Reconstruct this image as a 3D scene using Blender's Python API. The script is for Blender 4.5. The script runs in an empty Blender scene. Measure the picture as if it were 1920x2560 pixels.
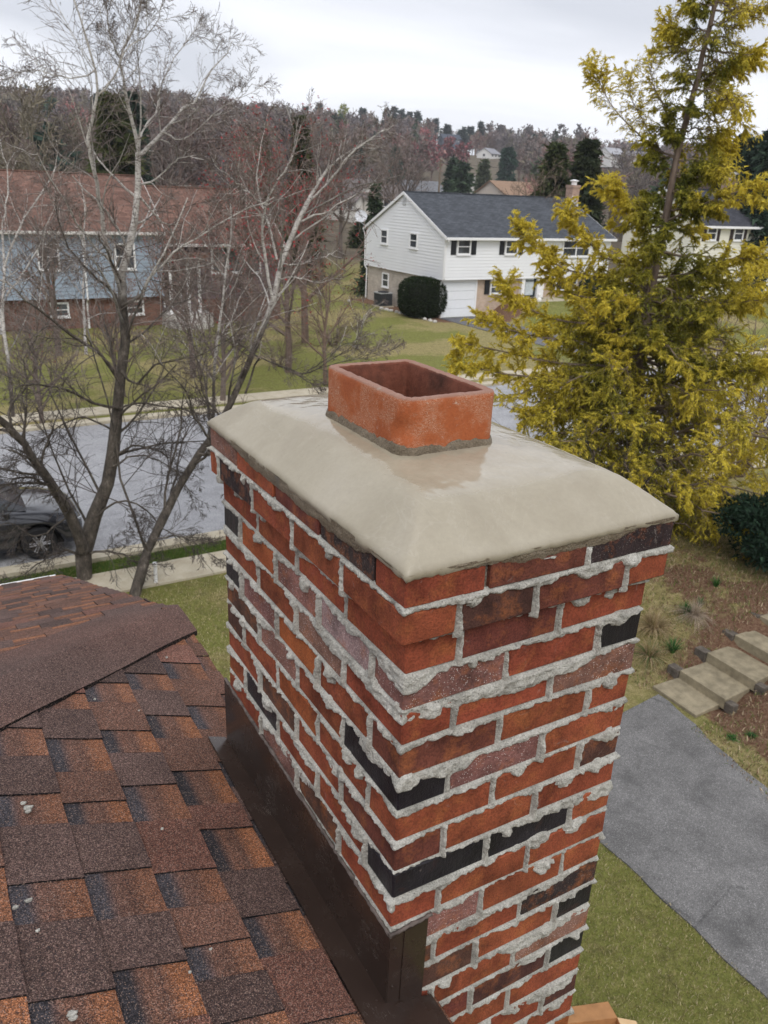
import bpy, math, random
import numpy as np
from math import radians, sin, cos, pi

random.seed(7)
rng = np.random.default_rng(11)
SC = bpy.context.scene
COL = SC.collection

# ------------------------------------------------------------------ camera
# World: X runs along the street, Y away from the street-side wall, Z up; camera on our roof.
H = 7.3
F_PX, W_PX, H_PX = 2018.0, 1920.0, 2560.0
PITCH = math.atan(0.399); ROLL = math.atan(180 / 4364); YAW = radians(30.6)
def _w(p):   # camera-heading frame -> world frame
    return np.array([p[0]*cos(YAW)+p[1]*sin(YAW), -p[0]*sin(YAW)+p[1]*cos(YAW), p[2]])
_fwd = np.array([0, cos(PITCH), -sin(PITCH)]); _up = np.array([0, sin(PITCH), cos(PITCH)]); _r = np.array([1., 0, 0])
CR = _w(cos(ROLL)*_r + sin(ROLL)*_up); CU = _w(-sin(ROLL)*_r + cos(ROLL)*_up); CF = _w(_fwd)
CAMP = np.array([0, 0, H])
cam_d = bpy.data.cameras.new('camera'); cam = bpy.data.objects.new('camera', cam_d); COL.objects.link(cam)
import mathutils
M = mathutils.Matrix(((CR[0], CU[0], -CF[0], 0), (CR[1], CU[1], -CF[1], 0), (CR[2], CU[2], -CF[2], H), (0, 0, 0, 1)))
cam.matrix_world = M
cam_d.sensor_fit = 'HORIZONTAL'; cam_d.sensor_width = 36.0; cam_d.lens = 36.0 * F_PX / W_PX
cam_d.clip_start = 0.05; cam_d.clip_end = 3000
SC.camera = cam
cam_d.dof.use_dof = True; cam_d.dof.focus_distance = 1.55; cam_d.dof.aperture_fstop = 16   # phone lens: far background slightly soft

# ------------------------------------------------------------------ world / light
wd = bpy.data.worlds.new("World"); SC.world = wd; wd.use_nodes = True
nt = wd.node_tree; nt.nodes.clear()
def N(nt, t, **k):
    n = nt.nodes.new(t)
    for a, b in k.items(): setattr(n, a, b)
    return n
SUN_EL, SUN_ROT = radians(48), radians(200)
o = N(nt, 'ShaderNodeOutputWorld'); bg = N(nt, 'ShaderNodeBackground')
sky = N(nt, 'ShaderNodeTexSky'); sky.sky_type = 'NISHITA'; sky.sun_disc = False
sky.sun_elevation = SUN_EL; sky.sun_rotation = SUN_ROT; sky.altitude = 100; sky.air_density = 1; sky.dust_density = 3
bg.inputs['Strength'].default_value = 0.15
tc = N(nt, 'ShaderNodeTexCoord'); sep = N(nt, 'ShaderNodeSeparateXYZ'); nt.links.new(tc.outputs['Generated'], sep.inputs[0])
# cloud layer: project direction on a high plane
zc = N(nt, 'ShaderNodeMath', operation='MAXIMUM'); zc.inputs[1].default_value = 0.0; nt.links.new(sep.outputs['Z'], zc.inputs[0])
za = N(nt, 'ShaderNodeMath', operation='ADD'); za.inputs[1].default_value = 0.16; nt.links.new(zc.outputs[0], za.inputs[0])
dx = N(nt, 'ShaderNodeMath', operation='DIVIDE'); nt.links.new(sep.outputs['X'], dx.inputs[0]); nt.links.new(za.outputs[0], dx.inputs[1])
dy = N(nt, 'ShaderNodeMath', operation='DIVIDE'); nt.links.new(sep.outputs['Y'], dy.inputs[0]); nt.links.new(za.outputs[0], dy.inputs[1])
cb = N(nt, 'ShaderNodeCombineXYZ'); nt.links.new(dx.outputs[0], cb.inputs[0]); nt.links.new(dy.outputs[0], cb.inputs[1])
nz = N(nt, 'ShaderNodeTexNoise'); nz.inputs['Scale'].default_value = 0.55; nz.inputs['Detail'].default_value = 5; nz.inputs['Roughness'].default_value = 0.45
nz.inputs['Distortion'].default_value = 0.5
mp = N(nt, 'ShaderNodeMapping'); mp.inputs['Location'].default_value = (3.4, 1.2, 0)
nt.links.new(cb.outputs[0], mp.inputs[0]); nt.links.new(mp.outputs[0], nz.inputs['Vector'])
rp = N(nt, 'ShaderNodeValToRGB')
rp.color_ramp.elements[0].position = 0.40; rp.color_ramp.elements[0].color = (4.7, 4.85, 5.3, 1)
rp.color_ramp.elements[1].position = 0.60; rp.color_ramp.elements[1].color = (7.1, 7.2, 7.6, 1)
nt.links.new(nz.outputs['Fac'], rp.inputs[0])
# brighter overhead, as under real overcast
zr = N(nt, 'ShaderNodeMapRange'); zr.inputs['From Min'].default_value = 0.25; zr.inputs['From Max'].default_value = 1.0
zr.inputs['To Min'].default_value = 1.0; zr.inputs['To Max'].default_value = 1.75; nt.links.new(sep.outputs['Z'], zr.inputs['Value'])
vm = N(nt, 'ShaderNodeVectorMath', operation='SCALE'); nt.links.new(rp.outputs[0], vm.inputs[0]); nt.links.new(zr.outputs[0], vm.inputs['Scale'])
mx = N(nt, 'ShaderNodeMix', data_type='RGBA'); mx.inputs['Factor'].default_value = 0.93
nt.links.new(sky.outputs[0], mx.inputs['A']); nt.links.new(vm.outputs[0], mx.inputs['B'])
nt.links.new(mx.outputs['Result'], bg.inputs['Color']); nt.links.new(bg.outputs[0], o.inputs[0])

sl = bpy.data.lights.new('sun', 'SUN'); sl.energy = 1.2; sl.angle = radians(25); sl.color = (1, 0.96, 0.9)
so = bpy.data.objects.new('sun', sl); COL.objects.link(so)
_sd = mathutils.Vector((sin(SUN_ROT)*cos(SUN_EL), cos(SUN_ROT)*cos(SUN_EL), sin(SUN_EL)))
so.rotation_euler = _sd.to_track_quat('Z', 'Y').to_euler()
vs = SC.view_settings; SC.display_settings.display_device = 'sRGB'
vs.view_transform = 'Standard'; vs.look = 'None'; vs.exposure = 0.12; vs.gamma = 1.0
try: vs.use_curve_mapping = False
except Exception: pass
SC.cycles.max_bounces = 6; SC.cycles.transparent_max_bounces = 6

# ------------------------------------------------------------------ helpers
def tag(o, label=None, cat=None, group=None, kind=None):
    if label: o['label'] = label
    if cat: o['category'] = cat
    if group: o['group'] = group
    if kind: o['kind'] = kind
    return o
def empty(name, loc, label=None, cat=None, group=None):
    o = bpy.data.objects.new(name, None); COL.objects.link(o); o.location = loc; o.empty_display_size = 0.2
    return tag(o, label, cat, group)
def hsh(ix, iy, seed):
    h = (ix.astype(np.int64)*374761393 + iy.astype(np.int64)*668265263 + seed*1274126177) & 0x7fffffff
    h = ((h ^ (h >> 13)) * 1103515245) & 0x7fffffff
    h = (h ^ (h >> 16)) & 0xffff
    return h / 32767.5 - 1.0
def vn(x, y=0.0, seed=0):
    x, y = np.broadcast_arrays(np.asarray(x, float), np.asarray(y, float))
    ix = np.floor(x); iy = np.floor(y); fx = x-ix; fy = y-iy
    fx = fx*fx*(3-2*fx); fy = fy*fy*(3-2*fy)
    a = hsh(ix, iy, seed); b = hsh(ix+1, iy, seed); c = hsh(ix, iy+1, seed); d = hsh(ix+1, iy+1, seed)
    return (a*(1-fx)+b*fx)*(1-fy) + (c*(1-fx)+d*fx)*fy
def fbm(x, y=0.0, seed=0, oct=3):
    r = 0; a = 1; t = 0
    for i in range(oct):
        r = r + a*vn(np.asarray(x)*2**i, np.asarray(y)*2**i, seed+17*i); t += a; a *= .5
    return r/t
def ss(a, b, x):
    t = np.clip((np.asarray(x, float)-a)/(b-a), 0, 1); return t*t*(3-2*t)

def npmesh(name, V, Fq, mat, parent=None, col=None, smooth=False, fmat=None, loc=None):
    """V (n,3) world coordinates, Fq (m,3|4) int array or list of such arrays; col (n,3|4) point colours; one object."""
    me = bpy.data.meshes.new(name)
    V = np.asarray(V, np.float32)
    if parent is not None: V = V - np.array(parent_loc(parent), np.float32)
    elif loc is not None: V = V - np.array(loc, np.float32)
    Fs = Fq if isinstance(Fq, (list, tuple)) else [Fq]
    Fs = [np.asarray(f, np.int32) for f in Fs if len(f)]
    loops = np.concatenate([f.ravel() for f in Fs]); counts = np.concatenate([np.full(len(f), f.shape[1], np.int32) for f in Fs])
    me.vertices.add(len(V)); me.vertices.foreach_set('co', V.ravel())
    me.loops.add(len(loops)); me.loops.foreach_set('vertex_index', loops)
    me.polygons.add(len(counts)); st = np.zeros(len(counts), np.int32); st[1:] = np.cumsum(counts)[:-1]
    me.polygons.foreach_set('loop_start', st)
    try: me.polygons.foreach_set('loop_total', counts)
    except Exception: pass
    me.polygons.foreach_set('use_smooth', np.full(len(counts), bool(smooth)))
    mats = mat if isinstance(mat, (list, tuple)) else [mat]
    for m in mats: me.materials.append(m)
    if fmat is not None: me.polygons.foreach_set('material_index', np.asarray(fmat, np.int32))
    me.update(calc_edges=True)
    if col is not None:
        col = np.asarray(col, np.float32)
        if col.shape[1] == 3: col = np.concatenate([col, np.ones((len(col), 1), np.float32)], 1)
        at = me.color_attributes.new('col', 'FLOAT_COLOR', 'POINT'); at.data.foreach_set('color', col.ravel())
    me.validate()
    o = bpy.data.objects.new(name, me); COL.objects.link(o)
    if parent is not None: o.parent = parent
    elif loc is not None: o.location = loc
    return o
def parent_loc(p):
    l = np.zeros(3)
    while p is not None: l += np.array(p.location); p = p.parent
    return l

class MB:
    """collects polygons; build() links them as ONE mesh"""
    def __init__(s): s.v = []; s.f = []; s.m = []; s.c = []
    def add(s, vs, fs, m=0, c=(1, 1, 1)):
        b = len(s.v); s.v += [tuple(map(float, p)) for p in vs]; s.c += [c]*len(vs)
        for f in fs: s.f.append([b+i for i in f]); s.m.append(m)
    def box(s, x0, x1, y0, y1, z0, z1, m=0, c=(1, 1, 1)):
        s.add([(x0,y0,z0),(x1,y0,z0),(x1,y1,z0),(x0,y1,z0),(x0,y0,z1),(x1,y0,z1),(x1,y1,z1),(x0,y1,z1)],
              [(3,2,1,0),(4,5,6,7),(0,1,5,4),(1,2,6,5),(2,3,7,6),(3,0,4,7)], m, c)
    def obox(s, c0, ax, ay, az, hx, hy, hz, m=0, c=(1, 1, 1)):
        c0 = np.array(c0, float); ax, ay, az = [np.array(a, float)*h for a, h in ((ax,hx),(ay,hy),(az,hz))]
        P = [c0+sx*ax+sy*ay+sz*az for sz in (-1,1) for sx, sy in ((-1,-1),(1,-1),(1,1),(-1,1))]
        s.add(P, [(3,2,1,0),(4,5,6,7),(0,1,5,4),(1,2,6,5),(2,3,7,6),(3,0,4,7)], m, c)
    def prism(s, poly, a, b, m=0, c=(1,1,1)):
        """poly: list of 3D points, extruded from offset a to offset b (vectors)"""
        n = len(poly); a = np.array(a, float); b = np.array(b, float)
        P = [np.array(p)+a for p in poly]+[np.array(p)+b for p in poly]
        s.add(P, [tuple(range(n))[::-1], tuple(range(n, 2*n))]+[(i, (i+1) % n, n+(i+1) % n, n+i) for i in range(n)], m, c)
    def tube(s, pts, rad, sides=8, m=0, c=(1,1,1), cap=True):
        pts = [np.array(p, float) for p in pts]; n = len(pts)
        rad = [rad]*n if np.isscalar(rad) else rad
        vs = []; ref = np.array([0, 0, 1.])
        for i, p in enumerate(pts):
            d = pts[min(i+1, n-1)]-pts[max(i-1, 0)]; d /= (np.linalg.norm(d)+1e-9)
            if abs(d[2]) > .95: ref = np.array([1., 0, 0])
            a = np.cross(d, ref); a /= np.linalg.norm(a)+1e-9; b = np.cross(d, a)
            for k in range(sides):
                t = 2*pi*k/sides; vs.append(p+rad[i]*(cos(t)*a+sin(t)*b))
        fs = [(i*sides+k, i*sides+(k+1) % sides, (i+1)*sides+(k+1) % sides, (i+1)*sides+k) for i in range(n-1) for k in range(sides)]
        if cap: fs += [tuple(range(sides)), tuple(range((n-1)*sides, n*sides))[::-1]]
        s.add(vs, fs, m, c)
    def lathe(s, c0, prof, sides=16, m=0, c=(1,1,1)):
        vs = [(c0[0]+r*cos(2*pi*k/sides), c0[1]+r*sin(2*pi*k/sides), c0[2]+z) for r, z in prof for k in range(sides)]
        fs = [(i*sides+k, i*sides+(k+1) % sides, (i+1)*sides+(k+1) % sides, (i+1)*sides+k) for i in range(len(prof)-1) for k in range(sides)]
        s.add(vs, fs, m, c)
    def build(s, name, mat, parent=None, smooth=False, bevel=0, loc=None):
        me = bpy.data.meshes.new(name)
        L = parent_loc(parent) if parent is not None else (np.array(loc) if loc is not None else np.zeros(3))
        me.from_pydata([tuple(np.array(p)-L) for p in s.v], [], s.f)
        for mm in (mat if isinstance(mat, (list, tuple)) else [mat]): me.materials.append(mm)
        me.polygons.foreach_set('material_index', s.m)
        at = me.color_attributes.new('col', 'FLOAT_COLOR', 'POINT')
        at.data.foreach_set('color', np.array([(*c, 1) for c in s.c], np.float32).ravel())
        if smooth: me.polygons.foreach_set('use_smooth', [True]*len(s.f))
        me.update()
        o = bpy.data.objects.new(name, me); COL.objects.link(o)
        if parent is not None: o.parent = parent
        elif loc is not None: o.location = loc
        if bevel:
            b = o.modifiers.new('bevel', 'BEVEL'); b.width = bevel; b.segments = 2; b.limit_method = 'ANGLE'
        return o

# ------------------------------------------------------------------ materials
class Mat:
    def __init__(s, name, rough=0.8, spec=0.3, metal=0.0):
        s.m = bpy.data.materials.new(name); s.m.use_nodes = True; s.nt = s.m.node_tree
        s.b = s.nt.nodes['Principled BSDF']; s.b.inputs['Roughness'].default_value = rough
        s.b.inputs['Specular IOR Level'].default_value = spec; s.b.inputs['Metallic'].default_value = metal
        s.tc = N(s.nt, 'ShaderNodeTexCoord'); s.hgt = None
    def L(s, a, b): s.nt.links.new(a, b)
    def noise(s, scale, detail=3, rough=.6, vec=None, dist=0, stretch=None):
        n = N(s.nt, 'ShaderNodeTexNoise'); n.inputs['Scale'].default_value = scale; n.inputs['Detail'].default_value = detail
        n.inputs['Roughness'].default_value = rough; n.inputs['Distortion'].default_value = dist
        v = vec or s.tc.outputs['Object']
        if stretch:
            mp = N(s.nt, 'ShaderNodeMapping'); mp.inputs['Scale'].default_value = stretch; s.L(v, mp.inputs[0]); v = mp.outputs[0]
        s.L(v, n.inputs['Vector']); return n.outputs['Fac']
    def vor(s, scale, feature='F1', out='Distance', stretch=None):
        n = N(s.nt, 'ShaderNodeTexVoronoi'); n.feature = feature; n.inputs['Scale'].default_value = scale
        v = s.tc.outputs['Object']
        if stretch:
            mp = N(s.nt, 'ShaderNodeMapping'); mp.inputs['Scale'].default_value = stretch; s.L(v, mp.inputs[0]); v = mp.outputs[0]
        s.L(v, n.inputs['Vector']); return n.outputs[out]
    def ramp(s, fac, stops):
        r = N(s.nt, 'ShaderNodeValToRGB'); e = r.color_ramp.elements
        while len(e) < len(stops): e.new(.5)
        for i, (p, c) in enumerate(stops):
            e[i].position = p; e[i].color = (c, c, c, 1) if np.isscalar(c) else (*c, 1)
        s.L(fac, r.inputs[0]); return r.outputs[0]
    def mix(s, fac, a, b, mode='MIX'):
        m = N(s.nt, 'ShaderNodeMix', data_type='RGBA', blend_type=mode)
        for k, v in (('Factor', fac), ('A', a), ('B', b)):
            if isinstance(v, (int, float)): m.inputs[k].default_value = v if k == 'Factor' else (v, v, v, 1)
            elif isinstance(v, tuple): m.inputs[k].default_value = (*v, 1)
            else: s.L(v, m.inputs[k])
        return m.outputs['Result']
    def math(s, op, a, b=0.0, c=None):
        m = N(s.nt, 'ShaderNodeMath', operation=op)
        for i, v in enumerate((a, b, c)):
            if v is None: continue
            if isinstance(v, (int, float)): m.inputs[i].default_value = v
            else: s.L(v, m.inputs[i])
        return m.outputs[0]
    def attr(s, name='col'):
        a = N(s.nt, 'ShaderNodeAttribute'); a.attribute_name = name; return a.outputs['Color'], a.outputs['Alpha']
    def color(s, c):
        if isinstance(c, tuple): s.b.inputs['Base Color'].default_value = (*c, 1)
        else: s.L(c, s.b.inputs['Base Color'])
    def rough(s, c): s.L(c, s.b.inputs['Roughness'])
    def bump(s, h, strength=.5, dist=.01):
        b = N(s.nt, 'ShaderNodeBump'); b.inputs['Strength'].default_value = strength; b.inputs['Distance'].default_value = dist
        s.L(h, b.inputs['Height']); s.L(b.outputs[0], s.b.inputs['Normal'])

def simple(name, c, rough=.8, spec=.3, var=.15, scale=8, bump=0, bd=.01, metal=0):
    m = Mat(name, rough, spec, metal); n = m.noise(scale, 4)
    lo = tuple(x*(1-var) for x in c); hi = tuple(min(1, x*(1+var)) for x in c)
    m.color(m.ramp(n, [(.3, lo), (.7, hi)]))
    if bump: m.bump(m.noise(scale*4, 3), bump, bd)
    return m.m
def attrmat(name, rough=.8, spec=.3, var=.2, scale=20, bump=0, bd=.005, trans=0.0):
    m = Mat(name, rough, spec); c, _ = m.attr(); n = m.noise(scale, 3)
    m.color(m.mix(1.0, c, m.ramp(n, [(.3, 1-var), (.7, 1+var)]), 'MULTIPLY'))
    if bump: m.bump(m.noise(scale*3, 3), bump, bd)
    if trans:
        t = N(m.nt, 'ShaderNodeBsdfTranslucent'); ms = N(m.nt, 'ShaderNodeMixShader'); ms.inputs[0].default_value = trans
        m.L(c, t.inputs[0]); out = [x for x in m.nt.nodes if x.type == 'OUTPUT_MATERIAL'][0]
        m.L(m.b.outputs[0], ms.inputs[1]); m.L(t.outputs[0], ms.inputs[2]); m.L(ms.outputs[0], out.inputs[0])
    return m.m

def pxd(x, y, dist):
    """point at horizontal distance dist along the view direction measured on the photograph (1659 x 2212 px)"""
    s = 1920/1659
    d = CF + CR*(x*s-960)/F_PX - CU*(y*s-1280)/F_PX
    return CAMP + d*dist/math.hypot(d[0], d[1])

# ================================================================== chimney
CX0, CY0 = 0.579, 0.906            # near corner of the corbelled top
CW, CD = 0.572, 0.905              # top size: street-side face, long face
IN = 0.021                         # shaft inset below the two corbel courses
ZT = H-0.53                        # top of the brickwork
SX0, SY0 = CX0+IN, CY0+IN; SW, SD = CW-2*IN, CD-2*IN
joints = [ZT+.004, ZT-.061, ZT-.126] + [ZT-.126-.0687*(i+1) for i in range(95)]   # bed joint centre heights
joints = [z for z in joints if z > .02]

def brick_material():
    m = Mat('brick', .85, .25); c, a = m.attr(); kind = N(m.nt, 'ShaderNodeAttribute'); kind.attribute_name = 'kind'
    ks = N(m.nt, 'ShaderNodeSeparateColor'); m.L(kind.outputs['Color'], ks.inputs[0])
    pink, black = ks.outputs[0], ks.outputs[1]
    big = m.noise(14, 4, .6); fine = m.noise(260, 3, .7); streak = m.noise(30, 3, .6, stretch=(1, 1, .35))
    base = m.mix(1.0, c, m.ramp(big, [(.25, .45), (.5, 1.0), (.75, 1.45)]), 'MULTIPLY')
    base = m.mix(m.math('MULTIPLY', m.ramp(m.noise(20, 4, .7), [(.5, 0.), (.7, .6)]), m.math('SUBTRACT', 1.0, black)), base, (.36, .12, .04))
    base = m.mix(1.0, base, m.ramp(fine, [(.3, .55), (.6, 1.15)]), 'MULTIPLY')
    dark = m.ramp(m.noise(11, 5, .75, dist=.8), [(.58, 0.0), (.74, .7)])       # burnt kiln marks
    base = m.mix(dark, base, (.06, .022, .016))
    pits = m.ramp(m.vor(330), [(.06, 1.0), (.16, 0.0)]); pits = m.math('MULTIPLY', pits, m.ramp(m.noise(40), [(.5, 0), (.62, 1)]))
    base = m.mix(m.math('MULTIPLY', pits, .8), base, (.03, .015, .012))
    sp = m.ramp(m.vor(240), [(.14, 1.0), (.24, 0.0)])                        # white sand specks on the pink bricks
    sp = m.math('MULTIPLY', sp, m.ramp(m.noise(60, 3), [(.4, 0.0), (.55, 1.0)]))
    base = m.mix(m.math('MULTIPLY', sp, pink), base, (.72, .66, .62))
    smear = m.ramp(m.noise(22, 6, .75, dist=1.2), [(.63, 0.0), (.75, .4)])    # mortar dust smears
    base = m.mix(smear, base, (.42, .36, .32))
    m.color(base)
    m.rough(m.mix(black, m.ramp(big, [(.3, .95), (.7, .75)]), .38))
    hgt = m.math('ADD', m.math('MULTIPLY', fine, .45), m.math('ADD', streak, m.math('MULTIPLY', big, .5)))
    hgt = m.math('SUBTRACT', hgt, m.math('MULTIPLY', pits, .5))
    m.bump(hgt, 1.0, .0045)
    return m.m
BRICK = brick_material()
def mortar_material(name, c1, c2, c3, rough=.9):
    m = Mat(name, rough, .25); n = m.noise(18, 5, .65); f = m.noise(300, 3, .7)
    b = m.ramp(n, [(.3, c1), (.5, c2), (.7, c3)])
    b = m.mix(1.0, b, m.ramp(f, [(.3, .6), (.65, 1.15)]), 'MULTIPLY')
    pits = m.math('MULTIPLY', m.ramp(m.vor(210), [(.1, 1.0), (.2, 0.0)]), m.ramp(m.noise(30), [(.5, 0), (.6, 1)]))
    b = m.mix(m.math('MULTIPLY', pits, .8), b, (.07, .06, .05)); m.color(b)
    grime = m.ramp(m.noise(11, 5, .7), [(.62, 0.0), (.72, .55)])
    m.color(m.mix(grime, b, (.12, .12, .115)))
    m.bump(m.math('SUBTRACT', m.math('ADD', m.noise(90, 4, .7), m.math('MULTIPLY', f, .5)), m.math('MULTIPLY', pits, .8)), 1.0, .007)
    return m.m
MORTAR = mortar_material('mortar', (.31, .30, .265), (.46, .445, .395), (.60, .585, .53))
OLDMORTAR = mortar_material('old_mortar', (.14, .12, .09), (.24, .21, .17), (.33, .3, .25))
WETMORTAR = mortar_material('wet_mortar', (.13, .10, .065), (.20, .16, .11), (.27, .225, .165), .45)

PAL = {'r': (.235, .058, .028), 'o': (.31, .085, .028), 'd': (.13, .038, .027), 'n': (.085, .038, .029), 'b': (.015, .013, .017),
       'p': (.215, .105, .085), 'k': (.038, .024, .025), 'g': (.29, .21, .19)}
FRONT = ['rdk', 'rndr', 'rdr', 'prb', 'rrp', 'drr', 'bpr', 'rrn', 'drr', 'bbr', 'rrr', 'prr', 'nrk', 'nrb', 'rrp', 'dnb', 'nrr', 'drn']
LEFT = ['rkdrp', 'rrrkr', 'rrrr', 'ngpob', 'rprr', 'rropb', 'brpn', 'rrorn', 'prnr', 'brrbr', 'rnpr', 'rrprr', 'rrrr']
def splits(n, kind, w):
    """interval list along a face for course n; kind 'f' street-side face, 'l' long face"""
    g = .01
    if n == 0: c = [0, .153, .366] if kind == 'f' else [0, .097, .30, .51, .725]
    elif n == 1: c = [0, .103, .258, .468] if kind == 'f' else [0, .208, .42, .632, .842]
    else:
        A = n % 2 == 1
        if kind == 'f': c = [0, .208, .421] if A else [0, .103, .316]
        else: c = [0, .103, .316, .529, .742] if A else [0, .208, .421, .634]
    out = []
    for i, a in enumerate(c):
        b = c[i+1] if i+1 < len(c) else w
        out.append((a+(g/2 if i else 0), b-(g/2 if i+1 < len(c) else 0)))
    return out

brV, brF, brC, brK = [], [], [], []
_cube_f = None
def brick(x0, x1, y0, y1, z0, z1, code):
    """a slightly uneven brick with rounded arrises (16-ring superellipsoid-free bevel box)"""
    global brV
    e = .0022+.0015*random.random(); j = lambda s=.0011: random.uniform(-s, s)
    c = np.array([(x0+x1)/2, (y0+y1)/2, (z0+z1)/2]); h = np.array([(x1-x0)/2, (y1-y0)/2, (z1-z0)/2])
    P = []
    for sz in (-1, 1):
        for sy in (-1, 1):
            for sx in (-1, 1):
                k = np.array([sx, sy, sz]); jj = np.array([j(), j(), j(.0012)])
                for ax in range(3):
                    q = k*(h-e); q[ax] = k[ax]*h[ax]; P.append(c+q+jj)
    b = len(brV); brV += [tuple(p) for p in P]
    I = lambda sx, sy, sz, ax: b + ((sz > 0)*4+(sy > 0)*2+(sx > 0))*3+ax
    S = (-1, 1)
    F = []
    for s in S:
        F.append([I(s,-1,-1,0), I(s,1,-1,0), I(s,1,1,0), I(s,-1,1,0)][::s])
        F.append([I(-1,s,-1,1), I(1,s,-1,1), I(1,s,1,1), I(-1,s,1,1)][::-s])
        F.append([I(-1,-1,s,2), I(1,-1,s,2), I(1,1,s,2), I(-1,1,s,2)][::s])
    for s in S:
        for t in S:
            F.append([I(-1,s,t,1), I(1,s,t,1), I(1,s,t,2), I(-1,s,t,2)][::s*t])
            F.append([I(s,-1,t,0), I(s,1,t,0), I(s,1,t,2), I(s,-1,t,2)][::-s*t])
            F.append([I(s,t,-1,0), I(s,t,1,0), I(s,t,1,1), I(s,t,-1,1)][::s*t])
            for r in S: F.append([I(s,t,r,0), I(s,t,r,1), I(s,t,r,2)][::s*t*r])
    brF.extend(F)
    col = np.array(PAL[code])*(1+random.uniform(-.13, .13)); col *= np.array([1, 1+random.uniform(-.08, .12), 1])
    brC.extend([(*col, 1)]*24); brK.extend([(1.0 if code in 'pg' else (.25 if code == 'k' else 0.0), 1.0 if code == 'b' else 0.0, 0, 1)]*24)
def rcode(): return random.choices('rodnbpk', [55, 8, 14, 8, 5, 7, 3])[0]
DB = .098
for n in range(len(joints)-1):
    z1, z0 = joints[n]-.0048, joints[n+1]+.0048
    x0, y0, w, d = (CX0, CY0, CW, CD) if n < 2 else (SX0, SY0, SW, SD)
    jit = lambda: random.uniform(-.0012, .0012)
    f = splits(n, 'f', w); l = splits(n, 'l', d)
    fc = FRONT[n] if n < len(FRONT) else ''.join(rcode() for _ in f); lc = LEFT[n] if n < len(LEFT) else ''.join(rcode() for _ in l)
    for i, (a, b) in enumerate(f):
        if i == 0: continue
        brick(x0+a, x0+b, y0+jit(), y0+DB, z0, z1, fc[i % len(fc)])
    # the corner brick turns the corner
    brick(x0, x0+f[0][1], y0, y0+l[0][1], z0, z1, fc[0]) if min(f[0][1], l[0][1]) < .16 else None
    if min(f[0][1], l[0][1]) >= .16: brick(x0, x0+f[0][1], y0, y0+DB, z0, z1, fc[0])
    for i, (a, b) in enumerate(l):
        if i == 0: continue
        brick(x0+jit(), x0+DB, y0+a, y0+b, z0, z1, lc[i % len(lc)])
    for i, (a, b) in enumerate(l):                      # right side and back
        if i == 0: a, b = DB+.01, max(b, DB+.05)
        if i == len(l)-1: pass
        brick(x0+w-DB, x0+w+jit(), y0+a, y0+b, z0, z1, rcode())
    brick(x0+DB+.01, x0+w/2-.005, y0+d-DB, y0+d, z0, z1, rcode()); brick(x0+w/2+.005, x0+w-DB-.01, y0+d-DB, y0+d, z0, z1, rcode())
chim = empty('brick_chimney', (CX0, CY0, 0), 'red brick chimney with squeezed-out grey mortar joints rising beside the brown shingle roof', 'chimney')
def build_bricks():
    q = [f for f in brF if len(f) == 4]; t = [f for f in brF if len(f) == 3]
    o = npmesh('brickwork', np.array(brV), [np.array(q), np.array(t)], BRICK, chim, np.array(brC))
    at = o.data.color_attributes.new('kind', 'FLOAT_COLOR', 'POINT'); at.data.foreach_set('color', np.array(brK, np.float32).ravel())
build_bricks()
core = MB(); core.box(SX0+.009, SX0+SW-.009, SY0+.009, SY0+SD-.009, 0, ZT-.124)
core.box(CX0+.009, CX0+CW-.009, CY0+.009, CY0+CD-.009, ZT-.122, ZT-.002)
core.build('mortar_core', OLDMORTAR, chim)

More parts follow.
